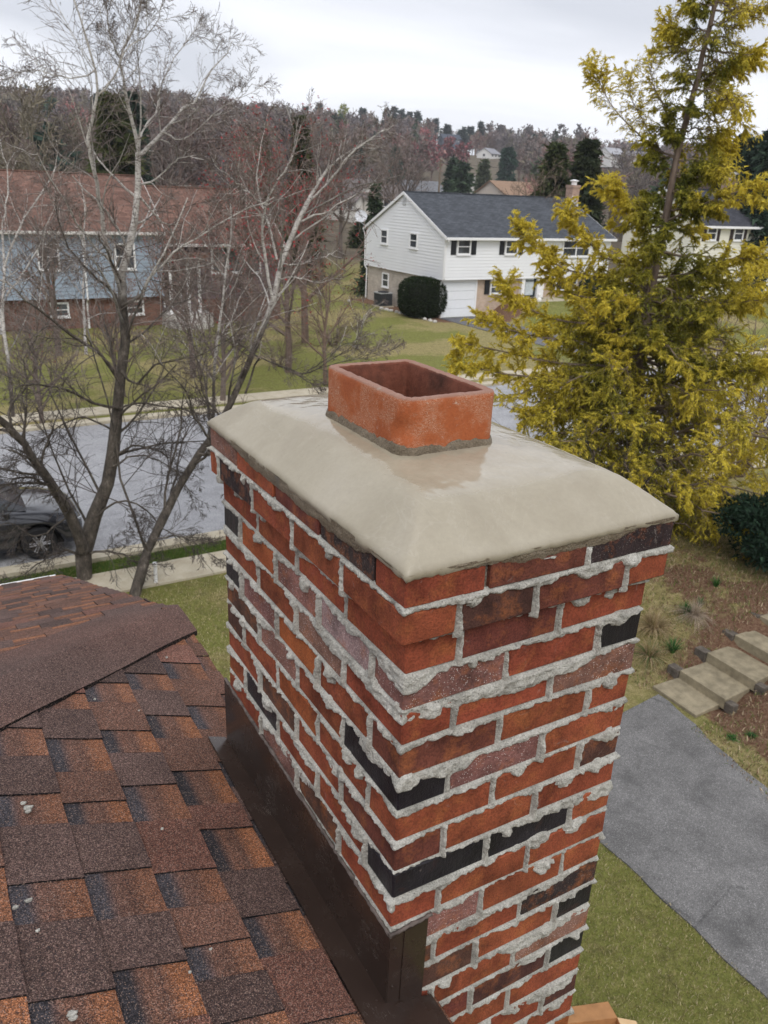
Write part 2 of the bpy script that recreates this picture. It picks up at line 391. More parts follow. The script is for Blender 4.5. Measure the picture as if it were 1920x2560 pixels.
# squeezed-out mortar: a height field wrapped round the four faces, kept only where mortar stands proud of the brick
def mortar_sheet(x0, y0, w, d, zlo, zhi, courses, res, name, seed):
    per = 2*(w+d)
    # s = 0 at near corner; s in [0,w] street face, [-d,0] long left face, beyond: right side and back
    s = np.concatenate([np.arange(-d, w+1e-6, res), np.arange(w+.006, w+d+w+1e-6, .006)])
    zs = np.arange(zlo, zhi, res)
    S, Z = np.meshgrid(s, zs)
    Hh = np.full(S.shape, -.02); 
    rough = .0030*fbm(S*190, Z*190, seed+5, 3)+.0036*fbm(S*60, Z*60, seed+6, 3)
    for n in courses:
        zj = joints[n]+.0015*vn(S*8, n*3.1, seed+n)
        nb = fbm(S*9+n*7.7, n*1.3, seed+1, 3); nc = fbm(S*28+n*3.1, n*5.3, seed+2, 3)
        dn = .0048+.0058*np.clip(nb+.1, 0, 1)+.0042*nc+.0022*vn(S*140, n*9.1, seed+12) + .022*np.clip(fbm(S*8+n*11, n*2.7, seed+3, 2)-.10, 0, .5)*2
        up = .0040+.0026*np.clip(fbm(S*11+n*4.1, n, seed+4, 3), -.5, 1)+.0018*nc+.0014*vn(S*160, n*4.7, seed+13)
        hp = np.maximum(.0022+.0085*np.clip(nb+.25, 0, 1.2)+.0028*nc, .0006)
        dd = Z-zj; q = np.where(dd > 0, dd/up, -dd/np.maximum(dn, .003))
        prof = np.where(dd > 0, np.sqrt(np.clip(1-q**2, 0, 1))**.7, np.sqrt(np.clip(1-q**6, 0, 1))*(.75+.45*np.clip(q, 0, 1)))
        h = np.where(q < 1, hp*prof+rough*prof*1.6-.0005, -.02)
        Hh = np.maximum(Hh, h)
        # hanging blobs
        for k in range(int(per*2.2)):
            sc = rng.uniform(-d, w+d*.3); r = rng.uniform(.008, .019); zc = joints[n]-rng.uniform(.003, .012)
            m = np.abs(s-sc) < r*2
            if not m.any(): continue
            ds = (S[:, m]-sc)/(r*rng.uniform(.7, 1.5)); dz = (Z[:, m]-zc)/r
            ds = ds+.35*vn(S[:, m]*150, Z[:, m]*150, seed+k); q2 = ds**2+dz**2
            hb = np.where(q2 < 1, rng.uniform(.006, .013)*np.sqrt(np.clip(1-q2, 0, 1))**.8+rough[:, m]*1.5, -.02)
            Hh[:, m] = np.maximum(Hh[:, m], hb)
        # head joints of the course above this bed joint... course n lies between joints n and n+1
        zt, zb = joints[n], joints[n+1] if n+1 < len(joints) else joints[n]-.068
        hs = [(a, 1) for a, b in splits(n, 'f', w)[1:]]+[(a, -1) for a, b in splits(n, 'l', d)[1:]]
        hs = [sg*(a-.005) for a, sg in hs]+[w+(a-.005) for a, b in splits(n, 'l', d)[1:]]+[w+d+w/2]
        if n == 0: hs = hs[1:2]+hs[-3:]
        for sc in hs:
            m = np.abs(s-sc) < .03
            zz = Z[:, m]; inside = (zz < zt+.002) & (zz > zb-.004)
            wv = .0040+.0022*fbm(zz*35, sc*9+n, seed+8, 2)+.002*np.clip((zt-zz)/.06, 0, 1)*rng.uniform(0, 1.6)
            ds = np.abs(S[:, m]-sc-.002*vn(zz*30, sc+n, seed+9))/wv
            amp = rng.uniform(.004, .0115)
            h = np.where((ds < 1) & inside, amp*np.sqrt(np.clip(1-ds**2, 0, 1))**.7+rough[:, m], -.02)
            Hh[:, m] = np.maximum(Hh[:, m], h)
    Hh = np.where(Z > ZT-.0235, -.02, Hh); Hh = np.clip(Hh, -.0045, .03)
    fl = (S > -(d+.05)) & (S < .085) & (Z < H-1.262); Hh = np.where(fl, np.minimum(Hh, .0035), Hh)
    # soften transitions
    K = Hh.copy(); K[1:-1, 1:-1] = (Hh[1:-1, 1:-1]*2+Hh[:-2, 1:-1]+Hh[2:, 1:-1]+Hh[1:-1, :-2]+Hh[1:-1, 2:])/6; Hh = K
    # to 3D
    e = .012
    X = np.empty(S.shape); Y = np.empty(S.shape)
    L = S < 0; Fm = (S >= 0) & (S <= w); Rm = (S > w) & (S <= w+d); Bm = S > w+d
    k0 = np.clip(1-np.abs(S)/e, 0, 1); k1 = np.clip(1-np.abs(S-w)/e, 0, 1); k2 = np.clip(1-np.abs(S-w-d)/e, 0, 1)
    X[L] = x0-Hh[L]; Y[L] = (y0-S-Hh*k0)[L]
    X[Fm] = (x0+S-Hh*k0+Hh*k1)[Fm]; Y[Fm] = y0-Hh[Fm]
    X[Rm] = x0+w+Hh[Rm]; Y[Rm] = (y0+(S-w)-Hh*k1+Hh*k2)[Rm]
    X[Bm] = (x0+w-(S-w-d)+Hh*k2)[Bm]; Y[Bm] = y0+d+Hh[Bm]
    idx = np.arange(S.size).reshape(S.shape)
    Q = np.stack([idx[:-1, :-1], idx[:-1, 1:], idx[1:, 1:], idx[1:, :-1]], -1).reshape(-1, 4)
    hq = Hh.ravel()[Q].max(1); Q = Q[hq > -.0038]
    used = np.unique(Q); re = np.full(S.size, -1); re[used] = np.arange(len(used))
    V = np.stack([X.ravel(), Y.ravel(), Z.ravel()], 1)[used]
    npmesh(name, V, re[Q], MORTAR, chim, smooth=True)
mortar_sheet(CX0, CY0, CW, CD, joints[2]-.006, joints[0]-.016, [1, 0], .0024, 'mortar_joints', 40)
mortar_sheet(SX0, SY0, SW, SD, joints[26], joints[2]+.001, list(range(2, 27)), .0024, 'mortar_joints', 90)

# ---- cement crown
def crown():
    m = Mat('crown_cement', .3, .5)
    c = m.ramp(m.noise(5, 4, .5), [(.3, (.275, .24, .172)), (.5, (.315, .278, .205)), (.7, (.35, .312, .24))])
    c = m.mix(1.0, c, m.ramp(m.noise(120, 4, .7), [(.3, .93), (.7, 1.04)]), 'MULTIPLY')
    tr = m.ramp(m.noise(6, 5, .6, dist=1.0, stretch=(1, .35, 1)), [(.492, 0.0), (.5, .10), (.508, 0.0)])    # trowel marks
    c = m.mix(tr, c, (.52, .48, .41))
    pits = m.math('MULTIPLY', m.ramp(m.vor(45), [(.03, 1.0), (.06, 0.0)]), m.ramp(m.noise(8), [(.55, 0), (.6, 1)]))
    c = m.mix(m.math('MULTIPLY', pits, .7), c, (.1, .085, .06)); m.color(c)
    at, _ = m.attr('wet'); sp = N(m.nt, 'ShaderNodeSeparateColor'); m.L(at, sp.inputs[0])
    wet = m.math('ADD', sp.outputs[0], m.math('MULTIPLY', m.math('SUBTRACT', m.noise(26, 5, .7), .5), .5))
    m.rough(m.ramp(wet, [(.42, .48), (.60, .07)])); m.b.inputs['Specular IOR Level'].default_value = .6
    damp = m.ramp(m.noise(4.5, 5, .65, dist=.7), [(.5, 0.), (.66, .32)]); m.color(m.mix(damp, c, (.22, .185, .13)))
    m.bump(m.math('ADD', m.noise(14, 5, .55, stretch=(1, .3, 1)), m.math('ADD', m.math('MULTIPLY', m.noise(260, 3), .14), m.math('ADD', m.math('MULTIPLY', tr, .5), m.math('MULTIPLY', pits, -1.0)))), .17, .006)
    g = .004
    xs = np.arange(0, CW+1e-6, CW/150); ys = np.arange(0, CD+1e-6, CD/230); X, Y = np.meshgrid(xs, ys)
    def prof(d, run):      # height over the edge at distance d from a side whose flue wall stands at run
        q_ = d/.082; a = .052*(-.14*np.log(np.exp(-q_/.14)+np.exp(-1/.14))+.14*np.log(1+np.exp(-1/.14))-0.0); b = .034*np.clip(d/run, 0, 1.15); return a+b
    sides = [prof(X, .14), prof(CW-X, .225), prof(Y, .255), prof(CD-Y, .33)]
    k = .0045; A = -k*np.log(sum(np.exp(-q/k) for q in sides)/1.0)
    Zz = A+.010+.0022*fbm(X*9, Y*9, 3, 3)+.0006*fbm(X*60, Y*60, 4, 2)
    edge = np.minimum(np.minimum(X, CW-X), np.minimum(Y, CD-Y))
    Zz = np.maximum(Zz, .0025) - np.where(edge < 1e-6, .004, 0)
    ov = .0035+.0028*fbm(X*22, Y*22, 8, 3)
    Xp = X+np.where(X < 1e-6, -ov, 0)+np.where(X > CW-1e-6, ov, 0); Yp = Y+np.where(Y < 1e-6, -ov, 0)+np.where(Y > CD-1e-6, ov, 0)
    ny, nx = X.shape; idx = np.arange(X.size).reshape(X.shape)
    Q = np.stack([idx[:-1, :-1], idx[:-1, 1:], idx[1:, 1:], idx[1:, :-1]], -1).reshape(-1, 4)
    V = np.stack([CX0+Xp, CY0+Yp, ZT+Zz], -1).reshape(-1, 3)
    # ragged lip hanging over the top course
    loop = list(idx[0, :])+list(idx[1:, -1])+list(idx[-1, ::-1][1:])+list(idx[::-1, 0][1:-1]); loop = np.array(loop)
    n = len(loop); t = np.arange(n)*CW/150
    P = V[loop]; drop = .006+.007*np.clip(fbm(t*12, 0, 31, 3)+.3, 0, 1)+.003*fbm(t*90, 0, 32, 2)
    V1 = P.copy(); V1[:, 2] = ZT-.001-drop*.55
    V2 = P.copy(); V2[:, 2] = ZT-.002-drop; cen = np.array([CX0+CW/2, CY0+CD/2])
    inn = .006*np.sign(cen-V2[:, :2]); V2[:, :2] += np.where(np.abs(np.stack([P[:, 0]-CX0, P[:, 1]-CY0], 1)) < .012, inn, 0) + np.where(np.abs(np.stack([P[:, 0]-CX0-CW, P[:, 1]-CY0-CD], 1)) < .012, inn, 0)
    b = len(V); V = np.concatenate([V, V1, V2]); i = np.arange(n); j = (i+1) % n
    Q2 = np.stack([loop[i], b+i, b+j, loop[j]], 1); Q3 = np.stack([b+i, b+n+i, b+n+j, b+j], 1)
    o = npmesh('cement_crown', V, np.concatenate([Q, Q2, Q3]), m.m, chim, smooth=True)
    e2 = np.concatenate([edge.ravel(), np.zeros(2*n)])
    xx = (V[:, 0]-CX0); yy = (V[:, 1]-CY0)
    wetv = ss(.05, .13, e2+.02*vn(xx*7, yy*7, 77))
    at = o.data.color_attributes.new('wet', 'FLOAT_COLOR', 'POINT'); at.data.foreach_set('color', np.stack([wetv, wetv, wetv, np.ones_like(wetv)], 1).astype(np.float32).ravel())
    # darker wet smear pressed between crown and top course on both visible faces
    for sg, ln in ((1, CW), (-1, CD)):
        s = np.arange(0, ln+1e-6, .003); r = np.linspace(0, 1, 14); S, Rr = np.meshgrid(s, r)
        nn = fbm(s*6.5+(9 if sg > 0 else 2), 0, 51, 3)
        band = ss(.09, .16, s)*(1-ss(.60, .86, s))*.022 if sg < 0 else ss(.17, .24, s)*(1-ss(.42, .50, s))*.018
        dp = .006+band+.020*np.clip(nn+.05, 0, 1)*ss(.02, .12, s)+.0035*fbm(s*80, 0, 52, 3)
        Zs = ZT+.002-Rr*dp[None, :]; off = .0032*(1-Rr**3)+.0012*fbm(S*60, Rr*4, 53, 3)-.0022*(Rr > .99)
        V = np.stack([CX0+S, CY0-off, Zs], -1) if sg > 0 else np.stack([CX0-off, CY0+S, Zs], -1)
        ix = np.arange(S.size).reshape(S.shape); Q = np.stack([ix[:-1, :-1], ix[1:, :-1], ix[1:, 1:], ix[:-1, 1:]], -1).reshape(-1, 4)
        if sg < 0: Q = Q[:, ::-1]
        npmesh('mortar_smear', V.reshape(-1, 3), Q, WETMORTAR, chim, smooth=True)
crown()

# ---- clay flue liner
def rrect(w, d, r, n=8):
    pts = []
    for cx, cy, a0 in ((w-r, d-r, 0), (r, d-r, pi/2), (r, r, pi), (w-r, r, 3*pi/2)):
        for k in range(n+1): a = a0+k*pi/2/n; pts.append((cx+r*cos(a), cy+r*sin(a)))
    out = []                        # subdivide straight runs
    for i, p in enumerate(pts):
        q = pts[(i+1) % len(pts)]; L = math.hypot(q[0]-p[0], q[1]-p[1]); m = max(1, int(L/.006))
        out += [(p[0]+(q[0]-p[0])*t/m, p[1]+(q[1]-p[1])*t/m) for t in range(m)]
    return np.array(out)
FX, FY, FW, FD = CX0+.140, CY0+.255, .207, .322
FZT, FZB = H-.337, H-.455
def flue():
    m = Mat('terracotta', .75, .3)
    c = m.ramp(m.noise(7, 4, .6), [(.3, (.29, .072, .026)), (.55, (.37, .102, .034)), (.75, (.35, .112, .046))])
    c = m.mix(1.0, c, m.ramp(m.noise(180, 3, .7), [(.3, .82), (.7, 1.08)]), 'MULTIPLY')
    sm = m.ramp(m.noise(26, 6, .75, dist=1.5, stretch=(1, 1, 1.6)), [(.60, 0.0), (.66, .8)])
    at, _ = m.attr('lime'); sp = N(m.nt, 'ShaderNodeSeparateColor'); m.L(at, sp.inputs[0])
    sm = m.math('MULTIPLY', sm, sp.outputs[0]); c = m.mix(sm, c, (.50, .44, .37))
    sc = m.ramp(m.noise(55, 3, .6, dist=4, stretch=(1, 1, 2.5)), [(.475, 0.0), (.5, 1.), (.525, 0.0)]); sc = m.math('MULTIPLY', sc, m.ramp(m.noise(14), [(.44, 0), (.54, 1.)]))
    c = m.mix(sc, c, (.6, .45, .33)); c = m.mix(sp.outputs[1], c, (.215, .14, .11)); m.color(c)
    soot = N(m.nt, 'ShaderNodeNewGeometry')
    m.bump(m.math('ADD', m.noise(220, 3, .7), m.math('MULTIPLY', m.noise(40, 4), 1.0)), .5, .003)
    inn = Mat('flue_inside', .9, .2); ci = inn.ramp(inn.noise(25, 5, .7), [(.3, (.10, .034, .022)), (.7, (.185, .066, .042))])
    ci = inn.mix(inn.ramp(inn.noise(10, 4), [(.5, 0.), (.7, .7)]), ci, (.03, .018, .014)); inn.color(ci); inn.bump(inn.noise(150, 3), .6, .003)
    po = rrect(FW, FD, .030); T = .0225; n = len(po)
    cen = np.array([FW/2, FD/2]); nrm = np.zeros_like(po)
    dd = np.roll(po, -1, 0)-np.roll(po, 1, 0); nrm[:, 0] = dd[:, 1]; nrm[:, 1] = -dd[:, 0]; nrm /= np.linalg.norm(nrm, axis=1)[:, None]
    t = np.cumsum(np.hypot(*(po-np.roll(po, 1, 0)).T)); per = t[-1]; ang = t/per*2*pi; cx_, cy_ = np.cos(ang)*3, np.sin(ang)*3
    rings = []; lime = []
    zo = np.linspace(FZB-.03, FZT-.004, 16)
    for z in zo:
        off = .0012*fbm(cx_*2+z*14, cy_*2, 61, 3)
        # chip at the lower part of the near corner
        dchip = np.hypot((po[:, 0]-.0)+(po[:, 1]-.0)*.0-.006, po[:, 1]-.012); chip = -.0055*np.exp(-(dchip/.024)**4)*np.exp(-((z-(FZT-.058))/.018)**4)
        P = po+nrm*(off+chip)[:, None]
        rings.append(np.column_stack([P, np.full(n, z)+.0006*fbm(cx_*8, cy_*8+z*90, 62, 2)]))
        topl = np.exp(-((FZT-z)/.02)**2)*(fbm(cx_*2.2, cy_*2.2, 65, 2) > .1)*1.0+np.exp(-((z-(FZB+.03))/.022)**2)
        lime.append(np.clip(.12+topl, 0, 1)*np.where(chip < -.001, 0, 1))
    rim = .0013*fbm(cx_*9, cy_*9, 63, 3)
    for k, (ins, dz) in enumerate([(.0015, -.0006), (.006, .0006), (.016, .0004), (.0210, -.0010)]):
        P = po-nrm*ins; rings.append(np.column_stack([P, FZT+dz+rim+.0006*fbm(cx_*20+k*5, cy_*20, 64, 2)])); lime.append(np.full(n, .9))
    for z in np.linspace(FZT-.006, FZT-1.2, 20):
        P = po-nrm*T; rings.append(np.column_stack([P, np.full(n, z)])); lime.append(np.zeros(n))
    V = np.concatenate(rings)+np.array([FX, FY, 0]); K = len(rings); i = np.arange(n); j = (i+1) % n
    Q = np.concatenate([np.stack([a*n+i, a*n+j, (a+1)*n+j, (a+1)*n+i], 1) for a in range(K-1)])
    fm = np.concatenate([np.full(n, 1 if a >= len(zo)+3 else 0) for a in range(K-1)])
    rimv = np.concatenate([np.full(n, .75 if len(zo) <= a < len(zo)+4 else 0.) for a in range(K)])
    o = npmesh('flue_liner', V, Q, [m.m, inn.m], chim, smooth=True, fmat=fm)
    lm = np.concatenate(lime); at = o.data.color_attributes.new('lime', 'FLOAT_COLOR', 'POINT')
    at.data.foreach_set('color', np.stack([lm, rimv, lm, np.ones_like(lm)], 1).astype(np.float32).ravel())
    # ragged mortar collar at the foot of the liner
    rings = []
    top = .034+.009*fbm(cx_*3, cy_*3, 71, 3)+.002*fbm(cx_*20, cy_*20, 72, 2)
    for r_ in np.linspace(0, 1, 10):
        off = .002+.0085*(r_)**.8+.0012*fbm(cx_*10+r_*3, cy_*10, 73, 3); off = off*(0.25 if r_ < .05 else 1)
        z = FZB-.004+(1-r_)*top-.012*r_**3
        rings.append(np.column_stack([po+nrm*off[:, None], z*np.ones(n)]))
    V = np.concatenate(rings)+np.array([FX, FY, 0]); K = len(rings)
    Q = np.concatenate([np.stack([a*n+i, (a+1)*n+i, (a+1)*n+j, a*n+j], 1) for a in range(K-1)])
    npmesh('mortar_collar', V, Q, WETMORTAR, chim, smooth=True)
flue()

# ================================================================== our own house: roof, flashing, walls
RS = 0.39; RC = math.atan(RS)
RZ0 = H-1.47                                  # roof height at the chimney's long face
def zn(x): return RZ0-RS*(x-SX0)              # near slope
HX, HY = CX0+.125, CY0+1.824                  # foot of the hip
HZ = zn(HX)
def zf(y): return HZ-RS*(y-HY)                # far slope
home = empty('shingled_house', (0, 0, 0), 'house under the brown and orange shingle hip roof in the foreground', 'house')
def shingle_material():
    m = Mat('asphalt_shingle', .95, .2); c, _ = m.attr()
    g = m.noise(420, 2, .8); v = m.vor(520, 'F1', 'Color'); sp = N(m.nt, 'ShaderNodeSeparateColor'); m.L(v, sp.inputs[0])
    b = m.mix(1.0, c, m.ramp(sp.outputs[0], [(.0, .35), (.45, .85), (.8, 1.25), (1.0, 2.2)]), 'MULTIPLY')
    b = m.mix(m.ramp(sp.outputs[1], [(.86, 0.0), (.93, .55)]), b, (.36, .25, .2))
    b = m.mix(m.ramp(sp.outputs[2], [(.84, 0.0), (.9, .7)]), b, (.02, .02, .025))
    b = m.mix(1.0, b, m.ramp(m.noise(6, 4), [(.3, .82), (.7, 1.15)]), 'MULTIPLY'); m.color(b)
    m.bump(m.math('ADD', g, sp.outputs[0]), .8, .0022)
    return m.m
SHINGLE = shingle_material()
CB = np.array([.145, .074, .052]); CM = np.array([.105, .066, .056]); CO = np.array([.30, .120, .054]); CK = np.array([.032, .029, .032]); CR_ = np.array([.172, .080, .058])
def slope(name, org, e1, e2, nrm, rows, s0, s1, expo, clip, seed, fade=1.0):
    """courses of laminated shingles: e1 along the course, e2 down the slope; org + e1*s + e2*t"""
    rr = random.Random(seed); V = []; C = []; Q = []
    org, e1, e2, nrm = map(np.array, (org, e1, e2, nrm))
    def quadgrid(sa, sb, ta, tb, ha, hb, cols, skirt, skc=(.012, .011, .012)):
        # cols: list of (u fraction along t, colour)
        k = len(cols); b = len(V)
        ns = max(1, int((sb-sa)/.05))
        for fs in range(ns+1):
            s = sa+(sb-sa)*fs/ns
            for u, c in cols:
                t = ta+(tb-ta)*u; wob = .0012*math.sin(s*37+t*23+seed)
                V.append(org+e1*s+e2*(t+wob*0)+nrm*(ha+(hb-ha)*u+wob)); C.append(c)
        for fs in range(ns):
            for i in range(k-1): a = b+fs*k+i; Q.append((a, a+1, a+k+1, a+k))
        if skirt:            # butt edge and the two sides, showing the black asphalt
            for (p, q) in [((sa, tb), (sb, tb)), ((sa, ta), (sa, tb)), ((sb, tb), (sb, ta))]:
                b2 = len(V)
                for (s, t) in (p, q):
                    u = (t-ta)/(tb-ta); top = ha+(hb-ha)*u
                    V.append(org+e1*s+e2*t+nrm*(top-.0003)); C.append(skc); V.append(org+e1*s+e2*t+nrm*(top-skirt)); C.append(skc)
                Q.append((b2, b2+1, b2+3, b2+2))
    for r_ in range(rows[0], rows[1]):
        t0 = r_*expo; t1 = t0+expo
        sa, sb = clip(t0, t1, s0, s1)
        if sb-sa < .02: continue
        # underlying layer for the slots: dark at the top, orange at the butt
        s = s0+rr.uniform(0, .2)-.3; tooth = rr.random() < .5; last = None
        while s < sb:
            w = rr.uniform(.085, .165) if tooth else rr.uniform(.075, .14)
            a, b = max(s, sa), min(s+w, sb)
            if b-a > .004:
                j = rr.uniform(.85, 1.15)
                if tooth:
                    c = rr.choice([CB, CM, CR_, CB, CM*1.0]) * j
                    if rr.random() < .16: c = CM*.72
                    c = c*(1-fade*.0)
                    c2 = c*rr.uniform(.92, 1.12)
                    quadgrid(a, b, t0-.01, t1, .0035, .0105, [(0, tuple(c)), (.5, tuple(c)), (1, tuple(c2))], .0072)
                else:
                    lo = rr.uniform(.25, .9); dk = CK*(1.0+(1-lo)*1.6)
                    oc = (CO*lo+CB*(1-lo))*j; md = (CB*.5+oc*.3+CK*.5)
                    quadgrid(a, b, t0-.01, t1, .000, .0062, [(0, tuple(dk)), (.27, tuple(dk)), (.42, tuple(md)), (.62, tuple(CB*.9)), (.80, tuple(oc)), (1, tuple(oc))], .0052)
            s += w; tooth = not tooth
    return npmesh(name, np.array(V), np.array(Q), SHINGLE, home, np.array(C))
EX = .143
c_, s_ = cos(RC), sin(RC)
# near slope: courses run along Y, slope falls towards +X
n_org = (SX0, 0, RZ0); tb0 = (.080-.021)/c_    # a butt line lies at X = CX0 + .080
def clipn(t0, t1, s0, s1):
    x = SX0+tb0+(t0-.01)*c_
    yh = HY-(HX-x) if x < HX else HY
    if x > HX+.02: return s0, s1*0+HY-.0
    return s0, min(s1, yh+.0)
slope('near_roof_slope', np.array(n_org)+np.array([c_, 0, -s_])*tb0, (0, 1, 0), (c_, 0, -s_), (s_, 0, c_), (-26, 0), -1.6, 3.0, EX, clipn, 5)
_o = np.array(n_org)+np.array([c_, 0, -s_])*tb0
slope('near_roof_eave_course', _o, (0, 1, 0), (c_, 0, -s_), (s_, 0, c_), (0, 1), -1.6, HY-.02, .052, lambda a, b, c, d: (c, d), 8)
# far slope
f_org = (0, HY, HZ)
def clipf(t0, t1, s0, s1):
    y = HY+(t0-.01)*c_
    if y < HY: xh = HX-(HY-y)
    else: xh = 9
    return s0, min(xh+.0, HX-.01-.022*(y-HY))
slope('far_roof_slope', f_org, (1, 0, 0), (0, c_, -s_), (0, s_, c_), (-26, 20), -4.2, 9, EX, clipf, 9)
# deck under the shingles, hip cap, fascia, gutter
dk = MB(); WOOD = simple('fascia_paint', (.62, .61, .58), .5, .4, .06)
DARKDECK = simple('roof_deck', (.05, .035, .03))
xb = -3.2; yb = HY-(HX-xb)
EAV = HX-.008
dk.add([(xb, -1.6, zn(xb)-.004), (EAV, -1.6, zn(EAV)-.004), (EAV, HY, zn(EAV)-.004), (HX-.02, HY-.02, zn(HX)-.004), (xb, yb, zn(xb)-.004)], [(0, 1, 2, 3, 4)])
YF = HY+20*EX*c_
dk.add([(-4.2, YF-.02, zf(YF-.02)-.004), (-4.2, yb, zf(yb)-.004), (xb, yb, zf(yb)-.004), (HX-.02, HY, zf(HY)-.004), (HX-.075, YF-.02, zf(YF-.02)-.004)], [(0, 1, 2, 3, 4)])
dk.build('roof_deck', DARKDECK, home)
gt = MB()
gt.box(EAV-.02, EAV-.004, -1.6, CY0+.01, zn(EAV)-.16, zn(EAV)-.012); gt.box(EAV-.02, EAV-.004, CY0+CD, HY, zn(EAV)-.16, zn(EAV)-.012)
gt.prism([(HX-.025, HY, zf(HY)-.012), (HX-.08, YF, zf(YF)-.012), (HX-.08, YF, zf(YF)-.16), (HX-.025, HY, zf(HY)-.16)], (0, 0, 0), (.018, 0, 0))
gt.build('fascia', WOOD, home)
gu = MB(); gp = [(0, -.035), (.004, 0.0), (.055, .0), (.075, .055), (.11, .06), (.12, .085), (.112, .085), (.104, .068), (.06, .062), (.012, .07), (.0, .078)]
gu.prism([(-4.2, YF-.012+a, zf(YF)-.10+b) for a, b in [(0, 0), (.06, 0), (.085, .04), (.088, .080), (.080, .080), (.077, .045), (.055, .010), (.006, .010), (.006, .080), (0, .080)]], (0, 0, 0), (4.2+HX-.10, 0, 0))
gu.build('gutter', simple('white_gutter', (.78, .78, .76), .4, .5, .05), home)
# hip cap shingles following the hip line up to the ridge
def hipcap():
    V = []; C = []; Q = []
    hd = np.array([-1, -1, RS]); L = np.linalg.norm(hd); hd = hd/L
    pn = np.array([1, -1, 0])/math.sqrt(2)           # towards the near slope
    nn_ = np.array([s_, 0, c_]); nf_ = np.array([0, s_, c_])
    dn_ = np.cross(hd, nn_); dn_ = dn_ if dn_ @ pn > 0 else -dn_; df_ = np.cross(hd, nf_); df_ = df_ if df_ @ pn < 0 else -df_
    base = np.array([HX-.01, HY-.01, HZ])
    rr = random.Random(3); k = 0; a = -.02
    while a < 3.6:
        b = a+4.0
        base_c = [CM*1.0, CB*.95, CB*1.05][k % 3]
        ns = 60; prof = np.linspace(-1, 1, 13); row = len(prof)
        b0 = len(V)
        for i in range(ns+1):
            s = a-.02+(b-a+.02)*i/ns; lift = .0185
            for p in prof:
                w = .165 if p > 0 else .24
                d = dn_ if p > 0 else df_; nn = nn_ if p > 0 else nf_
                nb = (nn_+nf_)/np.linalg.norm(nn_+nf_)
                q = base+hd*(s+(1-i/ns)*(max(0, p)*w*d[0]/abs(hd[0])))+d*abs(p)*w+(nn*abs(p)+nb*(1-abs(p)))*(lift-.016*math.exp(-(p/.25)**2)*.3)
                q = q+np.array([0, 0, 1])*(.0025*math.sin(s*9+k)+.002*math.sin(p*7+s*4))*(abs(p))
                V.append(q); mixv = .5+.5*math.sin(s*5.2+p*1.6+k)
                C.append(tuple(base_c*(1-mixv*.35)+CR_*1.0*mixv*.35))
        for i in range(ns):
            for j in range(row-1): t = b0+i*row+j; Q.append((t, t+1, t+row+1, t+row))
        # edges
        def edge(ids):
            for x, y in zip(ids[:-1], ids[1:]):
                b2 = len(V)
                for z in (x, y): V.append(V[z]-np.array([0, 0, .0003])); V.append(V[z]-np.array([0, 0, .020])); C.extend([(.012, .01, .01)]*2)
                Q.append((b2, b2+1, b2+3, b2+2))
        edge([b0+j for j in range(row)]); edge([b0+i*row+row-1 for i in range(ns+1)]); edge([b0+i*row for i in range(ns+1)])
        a = b-.03; k += 1
    npmesh('hip_cap', np.array(V), np.array(Q), SHINGLE, home, np.array(C), smooth=False)
hipcap()
# walls under the roof
wl = MB()
WX = HX-.09
wl.add([(SX0, -4, 0), (SX0, HY+.2, 0), (SX0, HY+.2, zn(SX0)-.19), (SX0, -4, zn(SX0)-.19)], [(0, 1, 2, 3)])
wl.add([(SX0, HY-.3, 0), (SX0, YF-.3, 0), (SX0, YF-.3, zf(YF-.3)-.15), (SX0, HY-.3, zn(SX0)-.19)], [(0, 1, 2, 3)])
wl.add([(SX0, YF-.3, 0), (-4.2, YF-.3, 0), (-4.2, YF-.3, zf(YF-.3)-.15), (SX0, YF-.3, zf(YF-.3)-.15)], [(0, 1, 2, 3)])
wl.build('wall', simple('tan_siding', (.5, .46, .38), .7), home)
